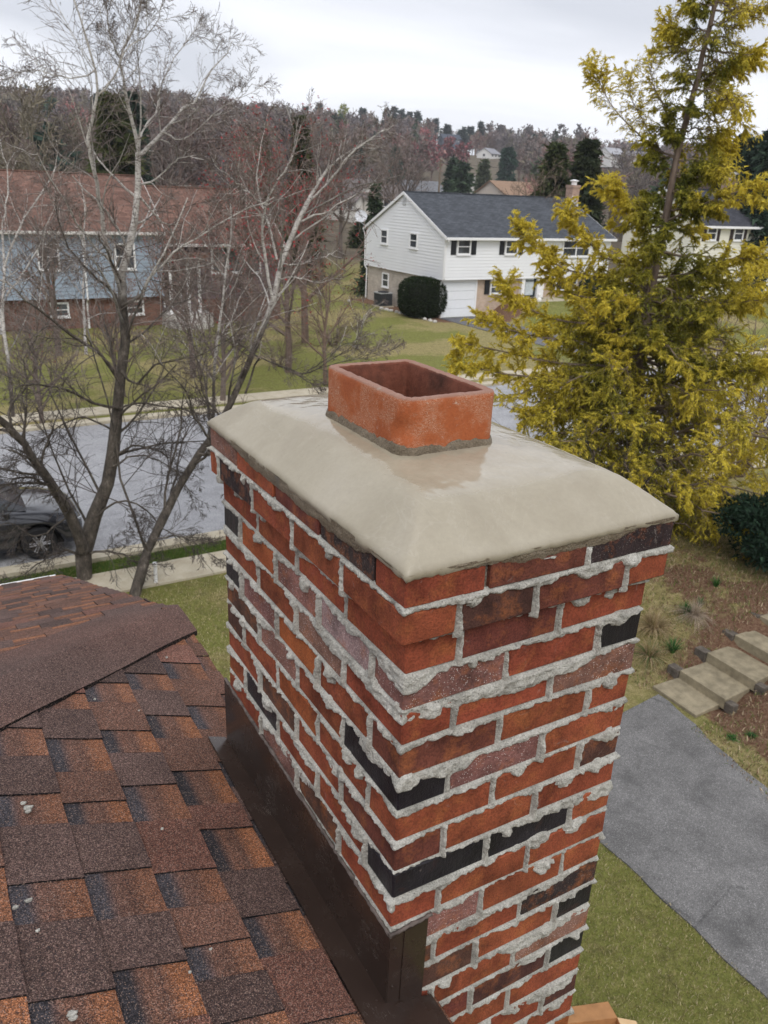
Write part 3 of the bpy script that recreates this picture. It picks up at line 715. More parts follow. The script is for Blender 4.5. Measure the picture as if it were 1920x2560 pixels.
# bronze metal flashing against the chimney
def flash():
    m = Mat('bronze_flashing', .32, .5, .0); 
    c = m.ramp(m.noise(6, 3), [(.3, (.030, .019, .015)), (.7, (.042, .027, .021))])
    scr = m.math('MULTIPLY', m.ramp(m.noise(40, 4, .6, dist=3, stretch=(1, .25, 1)), [(.495, 0.), (.5, .7), (.505, 0.)]), m.ramp(m.noise(7, 3), [(.56, 0.), (.62, 1.)]))
    du = m.math('MULTIPLY', m.ramp(m.vor(60), [(.03, .7), (.08, 0.)]), m.ramp(m.noise(12), [(.58, 0.), (.62, 1.)]))
    c = m.mix(m.math('MAXIMUM', scr, du), c, (.45, .42, .38)); m.color(c); m.rough(m.ramp(m.noise(12, 4), [(.3, .18), (.7, .32)])); m.bump(m.noise(5, 3), .25, .01)
    zt0, zt1 = H-1.281, H-1.255; xo = SX0-.0075
    b = MB()
    Y1 = SY0+SD+.03; Y0 = SY0-.0075; zb = zn(SX0)+.008
    pb = [(xo, Y0, zb), (xo, Y1, zb+.004), (xo, Y1, zt1), (xo, Y0, zt0)]
    b.prism(pb, (0, 0, 0), (.0016, 0, 0))
    b.build('side_flashing', m.m, home)
    b = MB(); zf_ = zn(SX0+.085)
    xr = SX0+.074
    b.prism([(xo+.002, Y0-.0008, zn(xo)+.006), (xr, Y0-.0008, zn(xr)+.006), (xr+.002, Y0-.0008, zt0+.006), (xo+.002, Y0-.0008, zt0)], (0, 0, 0), (0, .0016, 0))
    b.prism([(xo+.03, Y0-.0030, zn(xo)+.006), (xr, Y0-.0030, zn(xr)+.006), (xr+.002, Y0-.0030, zt0+.006), (xo+.032, Y0-.0030, zt0)], (0, 0, 0), (0, .0016, 0))
    for rz in (.045, .145): b.tube([(xo+.014, Y0-.0008, zb+rz), (xo+.014, Y0-.0035, zb+rz)], .004, 8)
    b.build('front_flashing', m.m, home)
    b = MB(); wd_ = .064
    nx, nz = s_*.013, c_*.013
    xa = xo-wd_*c_
    P = lambda x, y, k=.0135: (x, y, zn(x)+k/c_)
    b.add([P(xa, Y0-.07), P(xo, Y0-.07), P(xo, Y1+.01), P(xa+.01, Y1+.01)], [(0, 1, 2, 3)])
    b.add([P(xo, Y0-.07), P(SX0+.10, Y0-.07), P(SX0+.10, Y0), P(xo, Y0)], [(0, 1, 2, 3)])
    for (p, q) in ((P(xa, Y0-.07), P(xa+.01, Y1+.01)), (P(xa, Y0-.07), P(SX0+.10, Y0-.07)), (P(xa+.01, Y1+.01), P(xo, Y1+.01))):
        p, q = np.array(p), np.array(q); d = np.array([0, 0, -.011]); b.add([p, q, q+d, p+d], [(0, 1, 2, 3)])
    b.build('apron_flashing', m.m, home)
    # grey sealant bead along the top of the flashing
    bd = MB(); ys = np.linspace(Y0-.001, Y1, 120)
    pts = [(xo+.0035, y, zt0+(zt1-zt0)*(y-Y0)/(Y1-Y0)+.001*sin(y*60)) for y in ys]
    bd.tube(pts, [.0045+.0016*vn(i*.9, 0, 4) for i in range(len(pts))], 6)
    xs = np.linspace(xo, xr+.012, 18); bd.tube([(x, Y0+.001, zt0+.002+.006*(x-xo)/.08+.001*sin(x*140)) for x in xs], [.0042+.0015*vn(i*.8, 3, 4) for i in range(18)], 6)
    bd.build('sealant_bead', simple('sealant', (.10, .08, .07), .7, .3, .5, 60), home, smooth=True)
flash()
# mortar droppings on the roof
dr = MB()
for (x, y, r) in [(60, 1745, .013), (62, 1752, .009), (62, 1945, .009), (33, 1960, .007), (155, 2190, .011), (158, 2200, .009), (50, 1735, .008), (350, 1790, .004), (455, 2050, .004), (205, 1510, .004), (82, 2010, .005), (410, 2100, .004), (360, 1420, .005), (300, 1535, .003)]:
    s = 1920/1659; d = CF+CR*(x*s-960)/F_PX-CU*(y*s-1280)/F_PX
    # hit the near slope plane
    nrm = np.array([s_, 0, c_]); P0 = np.array([SX0, 0, RZ0+.012]); t = ((P0-CAMP) @ nrm)/(d @ nrm); p = CAMP+d*t; r *= .62
    ph = random.random()*6
    prof = [(r*.9, -.002), (r, .002), (r*.75, .3*r+.001), (r*.3, .42*r+.001), (.0001, .45*r)]
    b = len(dr.v); dr.lathe(p, prof, 9)
    for i in range(b, len(dr.v)):
        q = np.array(dr.v[i]); dq = q-p; a = math.atan2(dq[1], dq[0]); dr.v[i] = tuple(p+np.array([dq[0]*(1.25+.3*sin(3*a+ph)), dq[1]*(.75+.25*cos(2*a+ph)), dq[2]]))
tag(dr.build('mortar_droppings', MORTAR, None, smooth=True), 'small dried mortar droppings scattered on the brown shingles', 'mortar crumbs', kind='stuff')

# ================================================================== ground, road, pavements
def elev(x, y):
    s = 1920/1659; d = CF+CR*(x*s-960)/F_PX-CU*(y*s-1280)/F_PX
    return math.atan2(d[0], d[1]), d[2]/math.hypot(d[0], d[1])
_sk = [elev(x, y) for x, y in [(-300, 185), (0, 200), (300, 200), (450, 217), (600, 238), (830, 266), (1000, 292), (1250, 306), (1400, 316), (1659, 322), (1950, 335)]]
_ska = np.array([a for a, e in _sk]); _ske = np.array([e for a, e in _sk])
RH = 620.0
def hgt(X, Y):
    X = np.asarray(X, float); Y = np.asarray(Y, float)
    r = np.hypot(X, Y)+1e-6; az = np.arctan2(X, Y)
    top = np.interp(az, _ska, _ske)*RH+H-12.5
    z = top*(.07*ss(90, 230, r)+.93*ss(170, RH+15, r))+3.0*vn(X/90, Y/90, 5)*ss(170, 300, r)
    z = z+.82*ss(9.6, 12.4, X)*ss(13.6, 11.4, Y)*ss(-8, -3, Y)
    z = z-.13*ss(9.7, 10.2, X)*ss(13.2, 12.6, X)*ss(6.15, 6.35, Y)*ss(7.4, 7.2, Y)
    z = z+1.05*ss(32.0, 34.2, X)*ss(31, 40.5, Y)*(1-ss(70, 90, X))
    z = z+.05*vn(X/4, Y/4, 8)*ss(11.5, 13, Y+4*(X > 9.6))*(1-ss(13, 14, Y))
    return z
def ground():
    rs = np.concatenate([np.arange(.3, 22, .22), np.arange(22, 72, .8), np.geomspace(72, 1600, 80)])
    th = np.concatenate([np.arange(-20, 80, .8), np.arange(80, 340, 5)]); th = np.radians(th)
    Rr, T = np.meshgrid(rs, th); X = Rr*np.sin(T); Y = Rr*np.cos(T); Z = hgt(X, Y)
    n, k = X.shape; ix = np.arange(X.size).reshape(n, k); i2 = np.roll(ix, -1, 0)
    Q = np.stack([ix[:, :-1], i2[:, :-1], i2[:, 1:], ix[:, 1:]], -1).reshape(-1, 4)[:, ::-1]
    V = np.stack([X, Y, Z], -1).reshape(-1, 3)
    mul = np.maximum(ss(9.2, 10.2, X)*ss(12.8, 11.0, Y)*(X < 22)*ss(-6, -4, Y)*np.clip(.42+.9*fbm(X/1.7, Y/1.7, 3, 3), 0, 1), 0)
    mul = np.maximum(mul, ss(9.3, 9.8, X)*ss(7.0, 6.2, Y)*(X < 14)*.75)
    mul = np.maximum(mul, ss(31.6, 32.2, X)*ss(34.2, 33.6, X)*ss(39.6, 40.6, Y)*(Y < 43)*1.0)
    mul = np.maximum(mul, ss(26.9, 27.6, X)*(X < 29)*(Y > 41)*(Y < 52.5)*.9)
    wood = ss(66, 84, np.hypot(X, Y)); tan = np.clip(.5+.9*fbm(X/3.1, Y/3.1, 12, 3), 0, 1)
    m = Mat('lawn', .95, .1); c, _ = m.attr(); sp = N(m.nt, 'ShaderNodeSeparateColor'); m.L(c, sp.inputs[0])
    f = m.noise(9, 6, .75); ff = m.noise(45, 4, .8); st = m.vor(26); big = m.noise(1.1, 5, .7)
    g = m.ramp(f, [(.25, (.14, .125, .042)), (.42, (.225, .195, .075)), (.58, (.33, .275, .13)), (.76, (.46, .385, .23))])
    g2 = m.ramp(f, [(.25, (.10, .115, .03)), (.5, (.18, .185, .05)), (.75, (.28, .255, .10))])
    g = m.mix(m.ramp(m.math('ADD', m.math('MULTIPLY', sp.outputs[1], .5), m.math('MULTIPLY', big, .5)), [(.44, 0.0), (.56, 1.0)]), g2, g)
    g = m.mix(m.ramp(m.noise(2.6, 5, .75), [(.52, 0.), (.66, .55)]), g, (.115, .095, .045)); g = m.mix(1.0, g, m.ramp(ff, [(.25, .42), (.5, 1.0), (.75, 1.65)]), 'MULTIPLY')
    mu = m.ramp(m.noise(22, 6, .8), [(.25, (.05, .026, .017)), (.45, (.14, .075, .048)), (.62, (.24, .155, .10)), (.8, (.42, .33, .22))])
    mk = m.ramp(m.math('ADD', sp.outputs[0], m.math('MULTIPLY', m.math('SUBTRACT', m.noise(3.5, 5, .7), .5), 1.1)), [(.42, 0.0), (.58, 1.0)])
    g = m.mix(mk, g, mu)
    wd_ = m.ramp(m.noise(.3, 5), [(.3, (.075, .06, .045)), (.7, (.15, .125, .085))])
    g = m.mix(sp.outputs[2], g, wd_); m.color(g)
    m.bump(m.math('ADD', ff, m.math('MULTIPLY', f, 1.0)), .8, .05)
    o = npmesh('ground', V, Q, m.m, None, np.stack([mul, tan, wood], -1).reshape(-1, 3), smooth=True)
    tag(o, 'patchy green and tan spring lawn sloping up into the wooded hill', 'ground', kind='structure')
ground()
def asphalt(name, c, wear=.25, rough=.75):
    m = Mat(name, rough, .35); n = m.noise(1.3, 5, .65); b = m.ramp(n, [(.3, tuple(x*(1-wear) for x in c)), (.7, tuple(x*(1+wear) for x in c))])
    ag = m.vor(130, 'F1', 'Color'); sp = N(m.nt, 'ShaderNodeSeparateColor'); m.L(ag, sp.inputs[0])
    b = m.mix(1.0, b, m.ramp(sp.outputs[0], [(0, .6), (.6, 1.0), (.9, 1.25), (1, 2.2)]), 'MULTIPLY')
    cr = m.vor(.42, 'DISTANCE_TO_EDGE'); 
    cr = m.ramp(m.math('ADD', cr, m.math('MULTIPLY', m.math('SUBTRACT', m.noise(5, 5, .7), .5), .05)), [(.0, 1.0), (.008, 0.0)])
    cr = m.math('MULTIPLY', cr, m.ramp(m.noise(.35, 3), [(.5, 0.0), (.56, .45)]))
    st = m.ramp(m.noise(1.8, 6, .75, dist=.6), [(.5, 0.), (.68, .6)])
    b = m.mix(st, b, tuple(x*.45 for x in c)); b = m.mix(cr, b, (.02, .02, .02)); m.color(b)
    m.bump(m.math('ADD', m.noise(160, 2, .8), m.math('MULTIPLY', cr, -1.0)), .5, .006)
    return m.m
CONC = Mat('concrete', .85, .25)
_b = CONC.ramp(CONC.noise(2.5, 6, .7), [(.3, (.36, .31, .22)), (.55, (.46, .41, .31)), (.75, (.53, .48, .38))]); _b = CONC.mix(1.0, _b, CONC.ramp(CONC.noise(90, 3, .8), [(.3, .75), (.7, 1.15)]), 'MULTIPLY'); CONC.color(_b); CONC.bump(CONC.noise(120, 3), .4, .004); CONC = CONC.m
def sheet(name, poly, z, th, mat, label=None, cat=None, kind='structure', col=(1, 1, 1), seg=None):
    b = MB(); b.prism([(x, y, 0) for x, y in poly], (0, 0, z-th), (0, 0, z), c=col)
    return tag(b.build(name, mat), label, cat, kind=kind)
ROADM = asphalt('road_asphalt', (.29, .29, .298), .14, .55)
sheet('road', [(-140, 16.1), (160, 16.1), (160, 26.0), (-140, 26.0)], .012, .1, ROADM, 'grey asphalt street running between the two pavements', 'road')
for nm, y0, y1, lb in (('kerb', 15.75, 16.1, 'pale concrete kerb on the near side of the street'), ('kerb', 26.0, 26.45, 'pale concrete kerb on the far side of the street')):
    sheet(nm, [(-140, y0), (160, y0), (160, y1), (-140, y1)], .10, .2, CONC, lb, 'kerb')
def pavement(y0, y1, lb):
    b = MB(); x = -60
    while x < 100:
        b.box(x+.006, x+1.5-.006, y0, y1, -.08, .045); x += 1.5
    tag(b.build('pavement', CONC), lb, 'pavement', kind='structure')
pavement(14.2, 15.15, 'concrete slab pavement on the near side, under the bare tree')
pavement(27.1, 28.1, 'concrete slab pavement in front of the houses across the street')
DRV = asphalt('driveway_asphalt', (.142, .138, .134), .3, .8)
rr_ = random.Random(2)
_p = [(6.34+.012*sin(y*1.7)+.015*sin(y*7), y) for y in np.arange(-12, 6.9, .2)]+[(7.4, 6.95), (8.4, 7.0), (9.42, 7.12)]+[(9.44-.19*max(0, (7.1-y))+.02*sin(y*4.1)+.02*sin(y*9.3), y) if y > -2 else (7.7, y) for y in np.arange(6.9, -12, -.2)]
sheet('driveway', _p, .02, .1, DRV, 'worn grey asphalt driveway below the chimney beside the concrete steps', 'driveway')
sheet('house_driveway', [(28.7, 26.5), (31.9, 26.5), (31.6, 42.45), (28.5, 42.45)], .03, .1, asphalt('far_driveway_asphalt', (.12, .12, .13), .1), 'dark asphalt driveway leading to the white garage door', 'driveway')

# concrete steps with timber ends
st = empty('garden_steps', (9.5, 6.85, 0), 'flight of weathered concrete garden steps climbing from the driveway edge', 'steps')
MOSS = simple('step_concrete', (.235, .20, .135), .9, .2, .3, 6, .4, .01)
TIMB = simple('old_timber', (.10, .085, .07), .9, .2, .4, 14, .5, .01)
for i, (x, z, ya, yb) in enumerate([(9.46, .055, 6.42, 7.30), (10.02, .20, 6.36, 7.27), (10.63, .37, 6.32, 7.27), (11.24, .56, 6.36, 7.25), (11.90, .74, 6.36, 7.3), (12.5, .9, 6.36, 7.3)]):
    b = MB(); b.prism([(x, ya, 0), (x+.015, yb, 0), (x+.66, yb-.02, 0), (x+.66, ya+.04, 0)], (0, 0, z-.19), (0, 0, z)); b.build('step', MOSS, st, bevel=.012)
    if i: 
        b = MB(); b.box(x-.02, x+.13, yb+.005, yb+.22, z-.2, z-.01); b.build('step_timber', TIMB, st, bevel=.01)
        b = MB(); b.box(x-.01, x+.12, ya-.16, ya-.005, z-.2, z-.03); b.build('step_timber', TIMB, st, bevel=.01)

# blades of grass on the near lawns
def blades(name, n, area, hmin, hmax, cols, label, cat, wid=.006, kind='stuff', lean=.8, seed=3, mask=None):
    r = np.random.default_rng(seed); X = r.uniform(area[0], area[1], n); Y = r.uniform(area[2], area[3], n)
    if mask is not None: k = mask(X, Y); X, Y = X[k], Y[k]; n = len(X)
    Z = hgt(X, Y); hh = r.uniform(hmin, hmax, n); a = r.uniform(0, 2*pi, n); l = r.uniform(.1, lean, n); a2 = r.uniform(0, 2*pi, n)
    B = np.stack([X, Y, Z-.003], 1); w = np.stack([np.cos(a2), np.sin(a2), 0*a], 1)*wid/2*r.uniform(.6, 1.4, n)[:, None]
    mid = B+np.stack([np.cos(a)*l*hh*.35, np.sin(a)*l*hh*.35, hh*.6], 1); tip = B+np.stack([np.cos(a)*l*hh, np.sin(a)*l*hh, hh*np.sqrt(np.clip(1-l*l*.6, .1, 1))], 1)
    V = np.stack([B-w, B+w, mid+w*.8, mid-w*.8, tip], 1).reshape(-1, 3); b = np.arange(n)*5
    C = np.array(cols)[r.integers(0, len(cols), n)]*r.uniform(.7, 1.3, n)[:, None]; C = np.repeat(C, 5, 0)
    o = npmesh(name, V, [np.stack([b, b+1, b+2, b+3], 1), np.stack([b+3, b+2, b+4], 1)], LEAF, None, C)
    return tag(o, label, cat, kind=kind)
LEAF = attrmat('leaf', .75, .2, .2, 3, trans=.25)
GC = [(.21, .185, .06), (.30, .26, .11), (.46, .39, .22), (.15, .14, .05), (.38, .32, .16), (.56, .48, .31)]
blades('lawn_grass', 70000, (2.5, 7.2, 1.2, 8.5), .02, .055, GC, 'short patchy grass blades on the lawn below the chimney', 'grass', mask=lambda X, Y: X < 6.36)
blades('lawn_grass', 50000, (-.5, 9, 8.5, 14.1), .02, .06, GC, 'short grass blades on the lawn between house and pavement', 'grass', wid=.008, seed=4)
blades('verge_grass', 30000, (-2, 9, 15.2, 15.72), .02, .07, [(.07, .13, .025), (.09, .16, .03), (.13, .17, .04)], 'greener grass strip between near pavement and kerb', 'grass', wid=.01, seed=6)
blades('bank_ground_cover', 40000, (8.2, 15, 2, 12.5), .02, .09, [(.12, .16, .04), (.26, .2, .11), (.34, .25, .15), (.19, .10, .06), (.44, .35, .23), (.16, .18, .06)], 'leaf litter and sparse grass on the mulched bank by the steps', 'ground cover', wid=.014, lean=1.3, seed=7, mask=lambda X, Y: ~((Y > 6.3) & (Y < 7.3)) & (X > 9.3-.19*np.maximum(0, 7.1-Y)))
def clump(name, c, n, hmin, hmax, spread, cols, label, cat, wid=.01, lean=1.0, seed=1, group=None, arch=.5):
    r = np.random.default_rng(seed); a = r.uniform(0, 2*pi, n); rad = spread*np.sqrt(r.uniform(0, 1, n))
    z0 = float(hgt(c[0], c[1])); c = (c[0], c[1], z0)
    B = np.stack([c[0]+rad*.3*np.cos(a), c[1]+rad*.3*np.sin(a), np.full(n, z0-.01)], 1)
    hh = r.uniform(hmin, hmax, n); l = r.uniform(.1, lean, n); k = 6; P = []
    for i in range(k):
        t = i/(k-1); out = l*hh*t**1.5; z = hh*(t-arch*l*t*t)
        P.append(B+np.stack([np.cos(a)*out, np.sin(a)*out, np.maximum(z, .012*t)], 1))
    P = np.stack(P, 1); w = np.stack([-np.sin(a), np.cos(a), 0*a], 1)*wid/2
    tw = np.linspace(1, .1, k)[None, :, None]; L = P-w[:, None]*tw; Rr = P+w[:, None]*tw
    V = np.stack([L, Rr], 2).reshape(-1, 3); b = (np.arange(n)*2*k)[:, None]+np.arange(k-1)[None]*2; b = b.ravel()
    C = np.repeat(np.array(cols)[r.integers(0, len(cols), n)]*r.uniform(.75, 1.25, n)[:, None], 2*k, 0)
    return tag(npmesh(name, V, np.stack([b, b+1, b+3, b+2], 1), LEAF, None, C, loc=c), label, cat, group)
def onground(x, y):
    s = 1920/1659; d = CF+CR*(x*s-960)/F_PX-CU*(y*s-1280)/F_PX; z = .4
    for _ in range(12): p = CAMP+d*((z-H)/d[2]); z = float(hgt(p[0], p[1]))
    return p
STRAW = [(.38, .29, .16), (.46, .36, .22), (.30, .21, .12), (.24, .2, .08)]; GRN = [(.045, .13, .03), (.07, .17, .04), (.03, .09, .025)]
for i, (x, y, n, h, cols, lb, wid, lean, arch) in enumerate([
    (1412, 1352, 420, .6, STRAW, 'collapsed tan ornamental grass beside the chimney above the driveway end', .012, 1.5, .85),
    (1402, 1412, 300, .5, STRAW+GRN[:1], 'lower clump of dry arching grass mixed with green shoots at the driveway end', .012, 1.5, .85),
    (1500, 1322, 300, .5, [(.34, .27, .2), (.42, .34, .26)], 'grey-tan dead grass clump in the middle of the mulched bank', .010, 1.7, .95),
    (1482, 1318, 90, .28, GRN, 'green daffodil shoots in front of the grey dead grass clump', .022, .7, .4),
    (1512, 1300, 45, .22, GRN, 'small green shoots at the right of the grey dead grass clump', .02, .6, .4),
    (1453, 1400, 80, .3, GRN, 'green shoots just left of the concrete steps', .02, .9, .4),
    (1546, 1258, 50, .25, GRN, 'tiny green shoots farthest up the bank below the dark bush', .02, .7, .4),
    (1580, 1588, 60, .13, GRN, 'low green weeds on the mulch between driveway edge and steps', .02, 1.3, .7),
    (1622, 1583, 60, .12, GRN, 'low green weeds on the mulch nearest the right edge below the steps', .02, 1.3, .7),
    (1560, 1500, 50, .12, GRN, 'green tuft against the side of the second step', .018, 1.3, .7)]):
    p = onground(x, y+8); clump('grass_clump' if i in (0, 1, 2) else 'green_shoots', (p[0], p[1]), n, h*.5, h, .5*h, cols, lb, 'grass clump' if i in (0, 1, 2) else 'plant', wid, lean, 20+i, arch=arch)

# ================================================================== houses across the street
def lap_material(name, c, expo=.2, rough=.55):
    m = Mat(name, rough, .35)
    m.color(m.ramp(m.noise(.6, 4), [(.3, tuple(x*.95 for x in c)), (.7, c)])); return m.m
def brick_wall(name, c1, c2, mort):
    m = Mat(name, .9, .2); b = N(m.nt, 'ShaderNodeTexBrick'); b.inputs['Scale'].default_value = 1
    b.inputs['Brick Width'].default_value = .2; b.inputs['Row Height'].default_value = .068; b.inputs['Mortar Size'].default_value = .007
    b.inputs['Color1'].default_value = (*c1, 1); b.inputs['Color2'].default_value = (*c2, 1); b.inputs['Mortar'].default_value = (*mort, 1)
    sp = N(m.nt, 'ShaderNodeSeparateXYZ'); m.L(m.tc.outputs['Object'], sp.inputs[0]); cb = N(m.nt, 'ShaderNodeCombineXYZ')
    m.L(m.math('ADD', sp.outputs[0], sp.outputs[1]), cb.inputs[0]); m.L(sp.outputs[2], cb.inputs[1]); m.L(cb.outputs[0], b.inputs['Vector'])
    m.color(m.mix(1.0, b.outputs['Color'], m.ramp(m.noise(1.5, 5), [(.3, .8), (.7, 1.15)]), 'MULTIPLY')); return m.m
def roof_material(name, c):
    m = Mat(name, .9, .2); b = N(m.nt, 'ShaderNodeTexBrick'); b.inputs['Scale'].default_value = 1; b.offset = .5
    b.inputs['Brick Width'].default_value = .32; b.inputs['Row Height'].default_value = .14; b.inputs['Mortar Size'].default_value = .012; b.inputs['Bias'].default_value = 0
    for k, f in (('Color1', .75), ('Color2', 1.3), ('Mortar', .6)): b.inputs[k].default_value = (*(x*f for x in c), 1)
    sp = N(m.nt, 'ShaderNodeSeparateXYZ'); m.L(m.tc.outputs['Object'], sp.inputs[0]); cb = N(m.nt, 'ShaderNodeCombineXYZ')
    m.L(sp.outputs[0], cb.inputs[0]); m.L(sp.outputs[1], cb.inputs[1]); m.L(cb.outputs[0], b.inputs['Vector'])
    m.color(m.mix(1.0, b.outputs['Color'], m.ramp(m.noise(1.2, 5), [(.3, .85), (.7, 1.15)]), 'MULTIPLY')); m.bump(m.noise(30, 3), .4, .02); return m.m
GLASS = Mat('window_glass', .08, .6); GLASS.color(GLASS.ramp(GLASS.noise(1.1, 3), [(.35, (.02, .023, .028)), (.65, (.09, .10, .115))])); GLASS = GLASS.m
WHITE = simple('white_trim', (.80, .80, .80), .5, .4, .03); BLACK = simple('black_paint', (.012, .013, .016), .5, .4, .1)
WSID = lap_material('white_siding', (.80, .81, .82)); CSID = lap_material('cream_siding', (.72, .70, .60)); BSID = lap_material('blue_siding', (.29, .35, .42))
PALEBRICK = brick_wall('whitewashed_brick', (.52, .46, .39), (.40, .34, .28), (.5, .47, .42)); TANBRICK = brick_wall('tan_brick', (.50, .38, .29), (.42, .30, .22), (.5, .45, .38))
REDBRICK = brick_wall('far_red_brick', (.20, .09, .065), (.14, .065, .05), (.22, .18, .15))
class Face:
    """a wall plane: P(s, z, out)"""
    def __init__(s, org, dr, nrm): s.o, s.d, s.n = np.array(org, float), np.array(dr, float), np.array(nrm, float)
    def P(s, a, z, out=0): return s.o+s.d*a+np.array([0, 0, z])+s.n*out
def lap(parent, face, a0, a1, z0, z1, mat, clip=None, expo=.19, name='siding'):
    b = MB(); z = z0
    while z < z1-1e-3:
        zt = min(z+expo, z1); lo = (a0, a1) if clip is None else clip(z); hi = (a0, a1) if clip is None else clip(zt)
        if hi[1]-hi[0] < .0: break
        b.add([face.P(lo[0], z, .027), face.P(lo[1], z, .027), face.P(hi[1], zt, .004), face.P(hi[0], zt, .004)], [(0, 1, 2, 3)])
        b.add([face.P(lo[0], z, .0), face.P(lo[1], z, .0), face.P(lo[1], z, .027), face.P(lo[0], z, .027)], [(0, 1, 2, 3)]); z = zt
    return b.build(name, mat, parent)
def wall(parent, face, a0, a1, z0, z1, mat, th=.2, name='wall'):
    b = MB(); b.prism([face.P(a0, z0), face.P(a1, z0), face.P(a1, z1), face.P(a0, z1)], -face.n*th, (0, 0, 0)); return b.build(name, mat, parent)
def fbox(b, face, a0, a1, z0, z1, o0, o1, m=0): b.prism([face.P(a0, z0), face.P(a1, z0), face.P(a1, z1), face.P(a0, z1)], face.n*o0, face.n*o1, m)
def window(parent, face, a0, a1, z0, z1, sash=True, mull=0, fr=.09, sill=True):
    b = MB()
    fbox(b, face, a0, a0+fr, z0, z1, .02, .09); fbox(b, face, a1-fr, a1, z0, z1, .02, .09)
    fbox(b, face, a0+fr, a1-fr, z1-fr, z1, .02, .088); fbox(b, face, a0+fr, a1-fr, z0, z0+fr, .02, .088)
    if sash: fbox(b, face, a0+fr, a1-fr, (z0+z1)/2-.025, (z0+z1)/2+.025, .02, .075)
    for k in range(mull): c = a0+(a1-a0)*(k+1)/(mull+1); fbox(b, face, c-.04, c+.04, z0+fr, z1-fr, .02, .08)
    if sill: fbox(b, face, a0-.03, a1+.03, z0-.05, z0-.002, .02, .12)
    w = b.build('window', WHITE, parent)
    b = MB(); fbox(b, face, a0+fr-.01, a1-fr+.01, z0+fr-.01, z1-fr+.01, .022, .04); b.build('pane', GLASS, w); return w
def shutter(parent, face, a0, a1, z0, z1, mat=None):
    b = MB(); fbox(b, face, a0, a1, z0, z1, .024, .055)
    n = int((z1-z0)/.09)
    for k in range(n): z = z0+.04+(z1-z0-.08)*k/n; fbox(b, face, a0+.04, a1-.04, z, z+.05, .054, .068)
    b.build('shutter', mat or BLACK, parent)
def gable_roof(parent, x0, x1, y0, y1, ze, zr, mat, over=.3, fas=WHITE, ex=.3):
    """ridge along X between x0 and x1; eaves at y0 / y1"""
    ym = (y0+y1)/2; k = (zr-ze)/(ym-y0); b = MB(); ya, yb = y0-over, y1+over; za = ze-over*k
    for yy, z_, m in ((ya, za, 0), (yb, za, 0)):
        P = [(x0-ex, yy, z_), (x1+ex, yy, z_), (x1+ex, ym, zr), (x0-ex, ym, zr)]
        b.prism(P, (0, 0, -.1), (0, 0, .0))
    b.box(x0-ex, x1+ex, ym-.12, ym+.12, zr-.03, zr+.035)
    o = b.build('roof', mat, parent)
    f = MB(); f.box(x0-ex, x1+ex, ya-.11, ya-.002, za-.16, za-.02); f.box(x0-ex, x1+ex, yb+.002, yb+.11, za-.16, za-.02)
    for x in (x0-ex-.03, x1+ex+.002):
        for yy in (ya, yb): f.prism([(x, yy, za-.19), (x, yy, za-.005), (x, ym, zr-.005), (x, ym, zr-.19)], (0, 0, 0), (.028, 0, 0))
    f.box(x0-ex, x1+ex, ya, y0, za-.19, za-.15)
    f.build('gutter_and_fascia', fas, parent)
    return k
def gable_clip(y0, y1, ze, zr, off=.0):
    ym = (y0+y1)/2
    return lambda z: (y0, y1) if z <= ze else (y0+(ym-y0)*(z-ze)/(zr-ze), y1-(ym-y0)*(z-ze)/(zr-ze))

# ---- white split-level house
X0, X1, Y0, Y1 = 28.5, 42.0, 42.3, 52.1
wh = empty('white_house', (X0, Y0, 0), 'white sided split-level house with dark grey roof, black shutters and a white garage door', 'house')
ROOFG = roof_material('slate_grey_shingle', (.062, .068, .078))
FA = Face((X0, 0, 0), (0, 1, 0), (-1, 0, 0)); FB = Face((0, Y0, 0), (1, 0, 0), (0, -1, 0)); FL = Face((0, Y0+.35, 0), (1, 0, 0), (0, -1, 0))
k = gable_roof(wh, X0, X1, Y0, Y1, 4.98, 7.26, ROOFG, .32, ex=.12)
ZE = 4.98
b = MB(); b.box(X0+.03, X1-.03, Y0+.03, Y1-.03, 2.32, ZE-.15); b.box(X0+.15, X1-.1, Y0+.38, Y1-.15, -.1, 2.32)
b.prism([(X0+.03, Y0+.03, ZE-.15), (X0+.03, Y1-.03, ZE-.15), (X0+.03, (Y0+Y1)/2, 7.0)], (0, 0, 0), (X1-X0-.06, 0, 0)); b.build('wall_core', WHITE, wh)
lap(wh, FA, Y0, Y1, 2.32, 7.24, WSID, gable_clip(Y0, Y1, ZE-.03, 7.22))
lap(wh, FB, X0, 35.45, 2.32, ZE-.16, WSID); lap(wh, FB, 35.45, X1, 2.75, ZE-.16, WSID)
b = MB(); b.box(X0-.03, X0+.09, Y0-.03, Y0-.0, 2.3, ZE-.1); b.box(X0-.03, X0-.0, Y0, Y0+.09, 2.3, ZE-.1); b.build('corner_board', WHITE, wh); b = MB(); b.box(X0-.03, X0, Y1-.09, Y1, 2.3, ZE-.1); b.build('corner_board', WHITE, wh)
FAl = Face((X0+.12, 0, 0), (0, 1, 0), (-1, 0, 0))
wall(wh, FAl, Y0+.37, Y1-.1, -.2, 2.31, PALEBRICK, .1, 'lower_brick_wall'); wall(wh, FL, 31.35, X1, -.2, 2.7, TANBRICK, .1, 'lower_brick_wall'); wall(wh, FL, X0+.12, 28.72, -.2, 2.31, TANBRICK, .1, 'lower_brick_wall')
b = MB()
for i in range(4): fbox(b, FL, 28.78, 31.22, .03+i*.53, .03+i*.53+.515, .0, .04)
gd = b.build('garage_door', simple('garage_white', (.78, .80, .82), .4, .4, .03), wh)
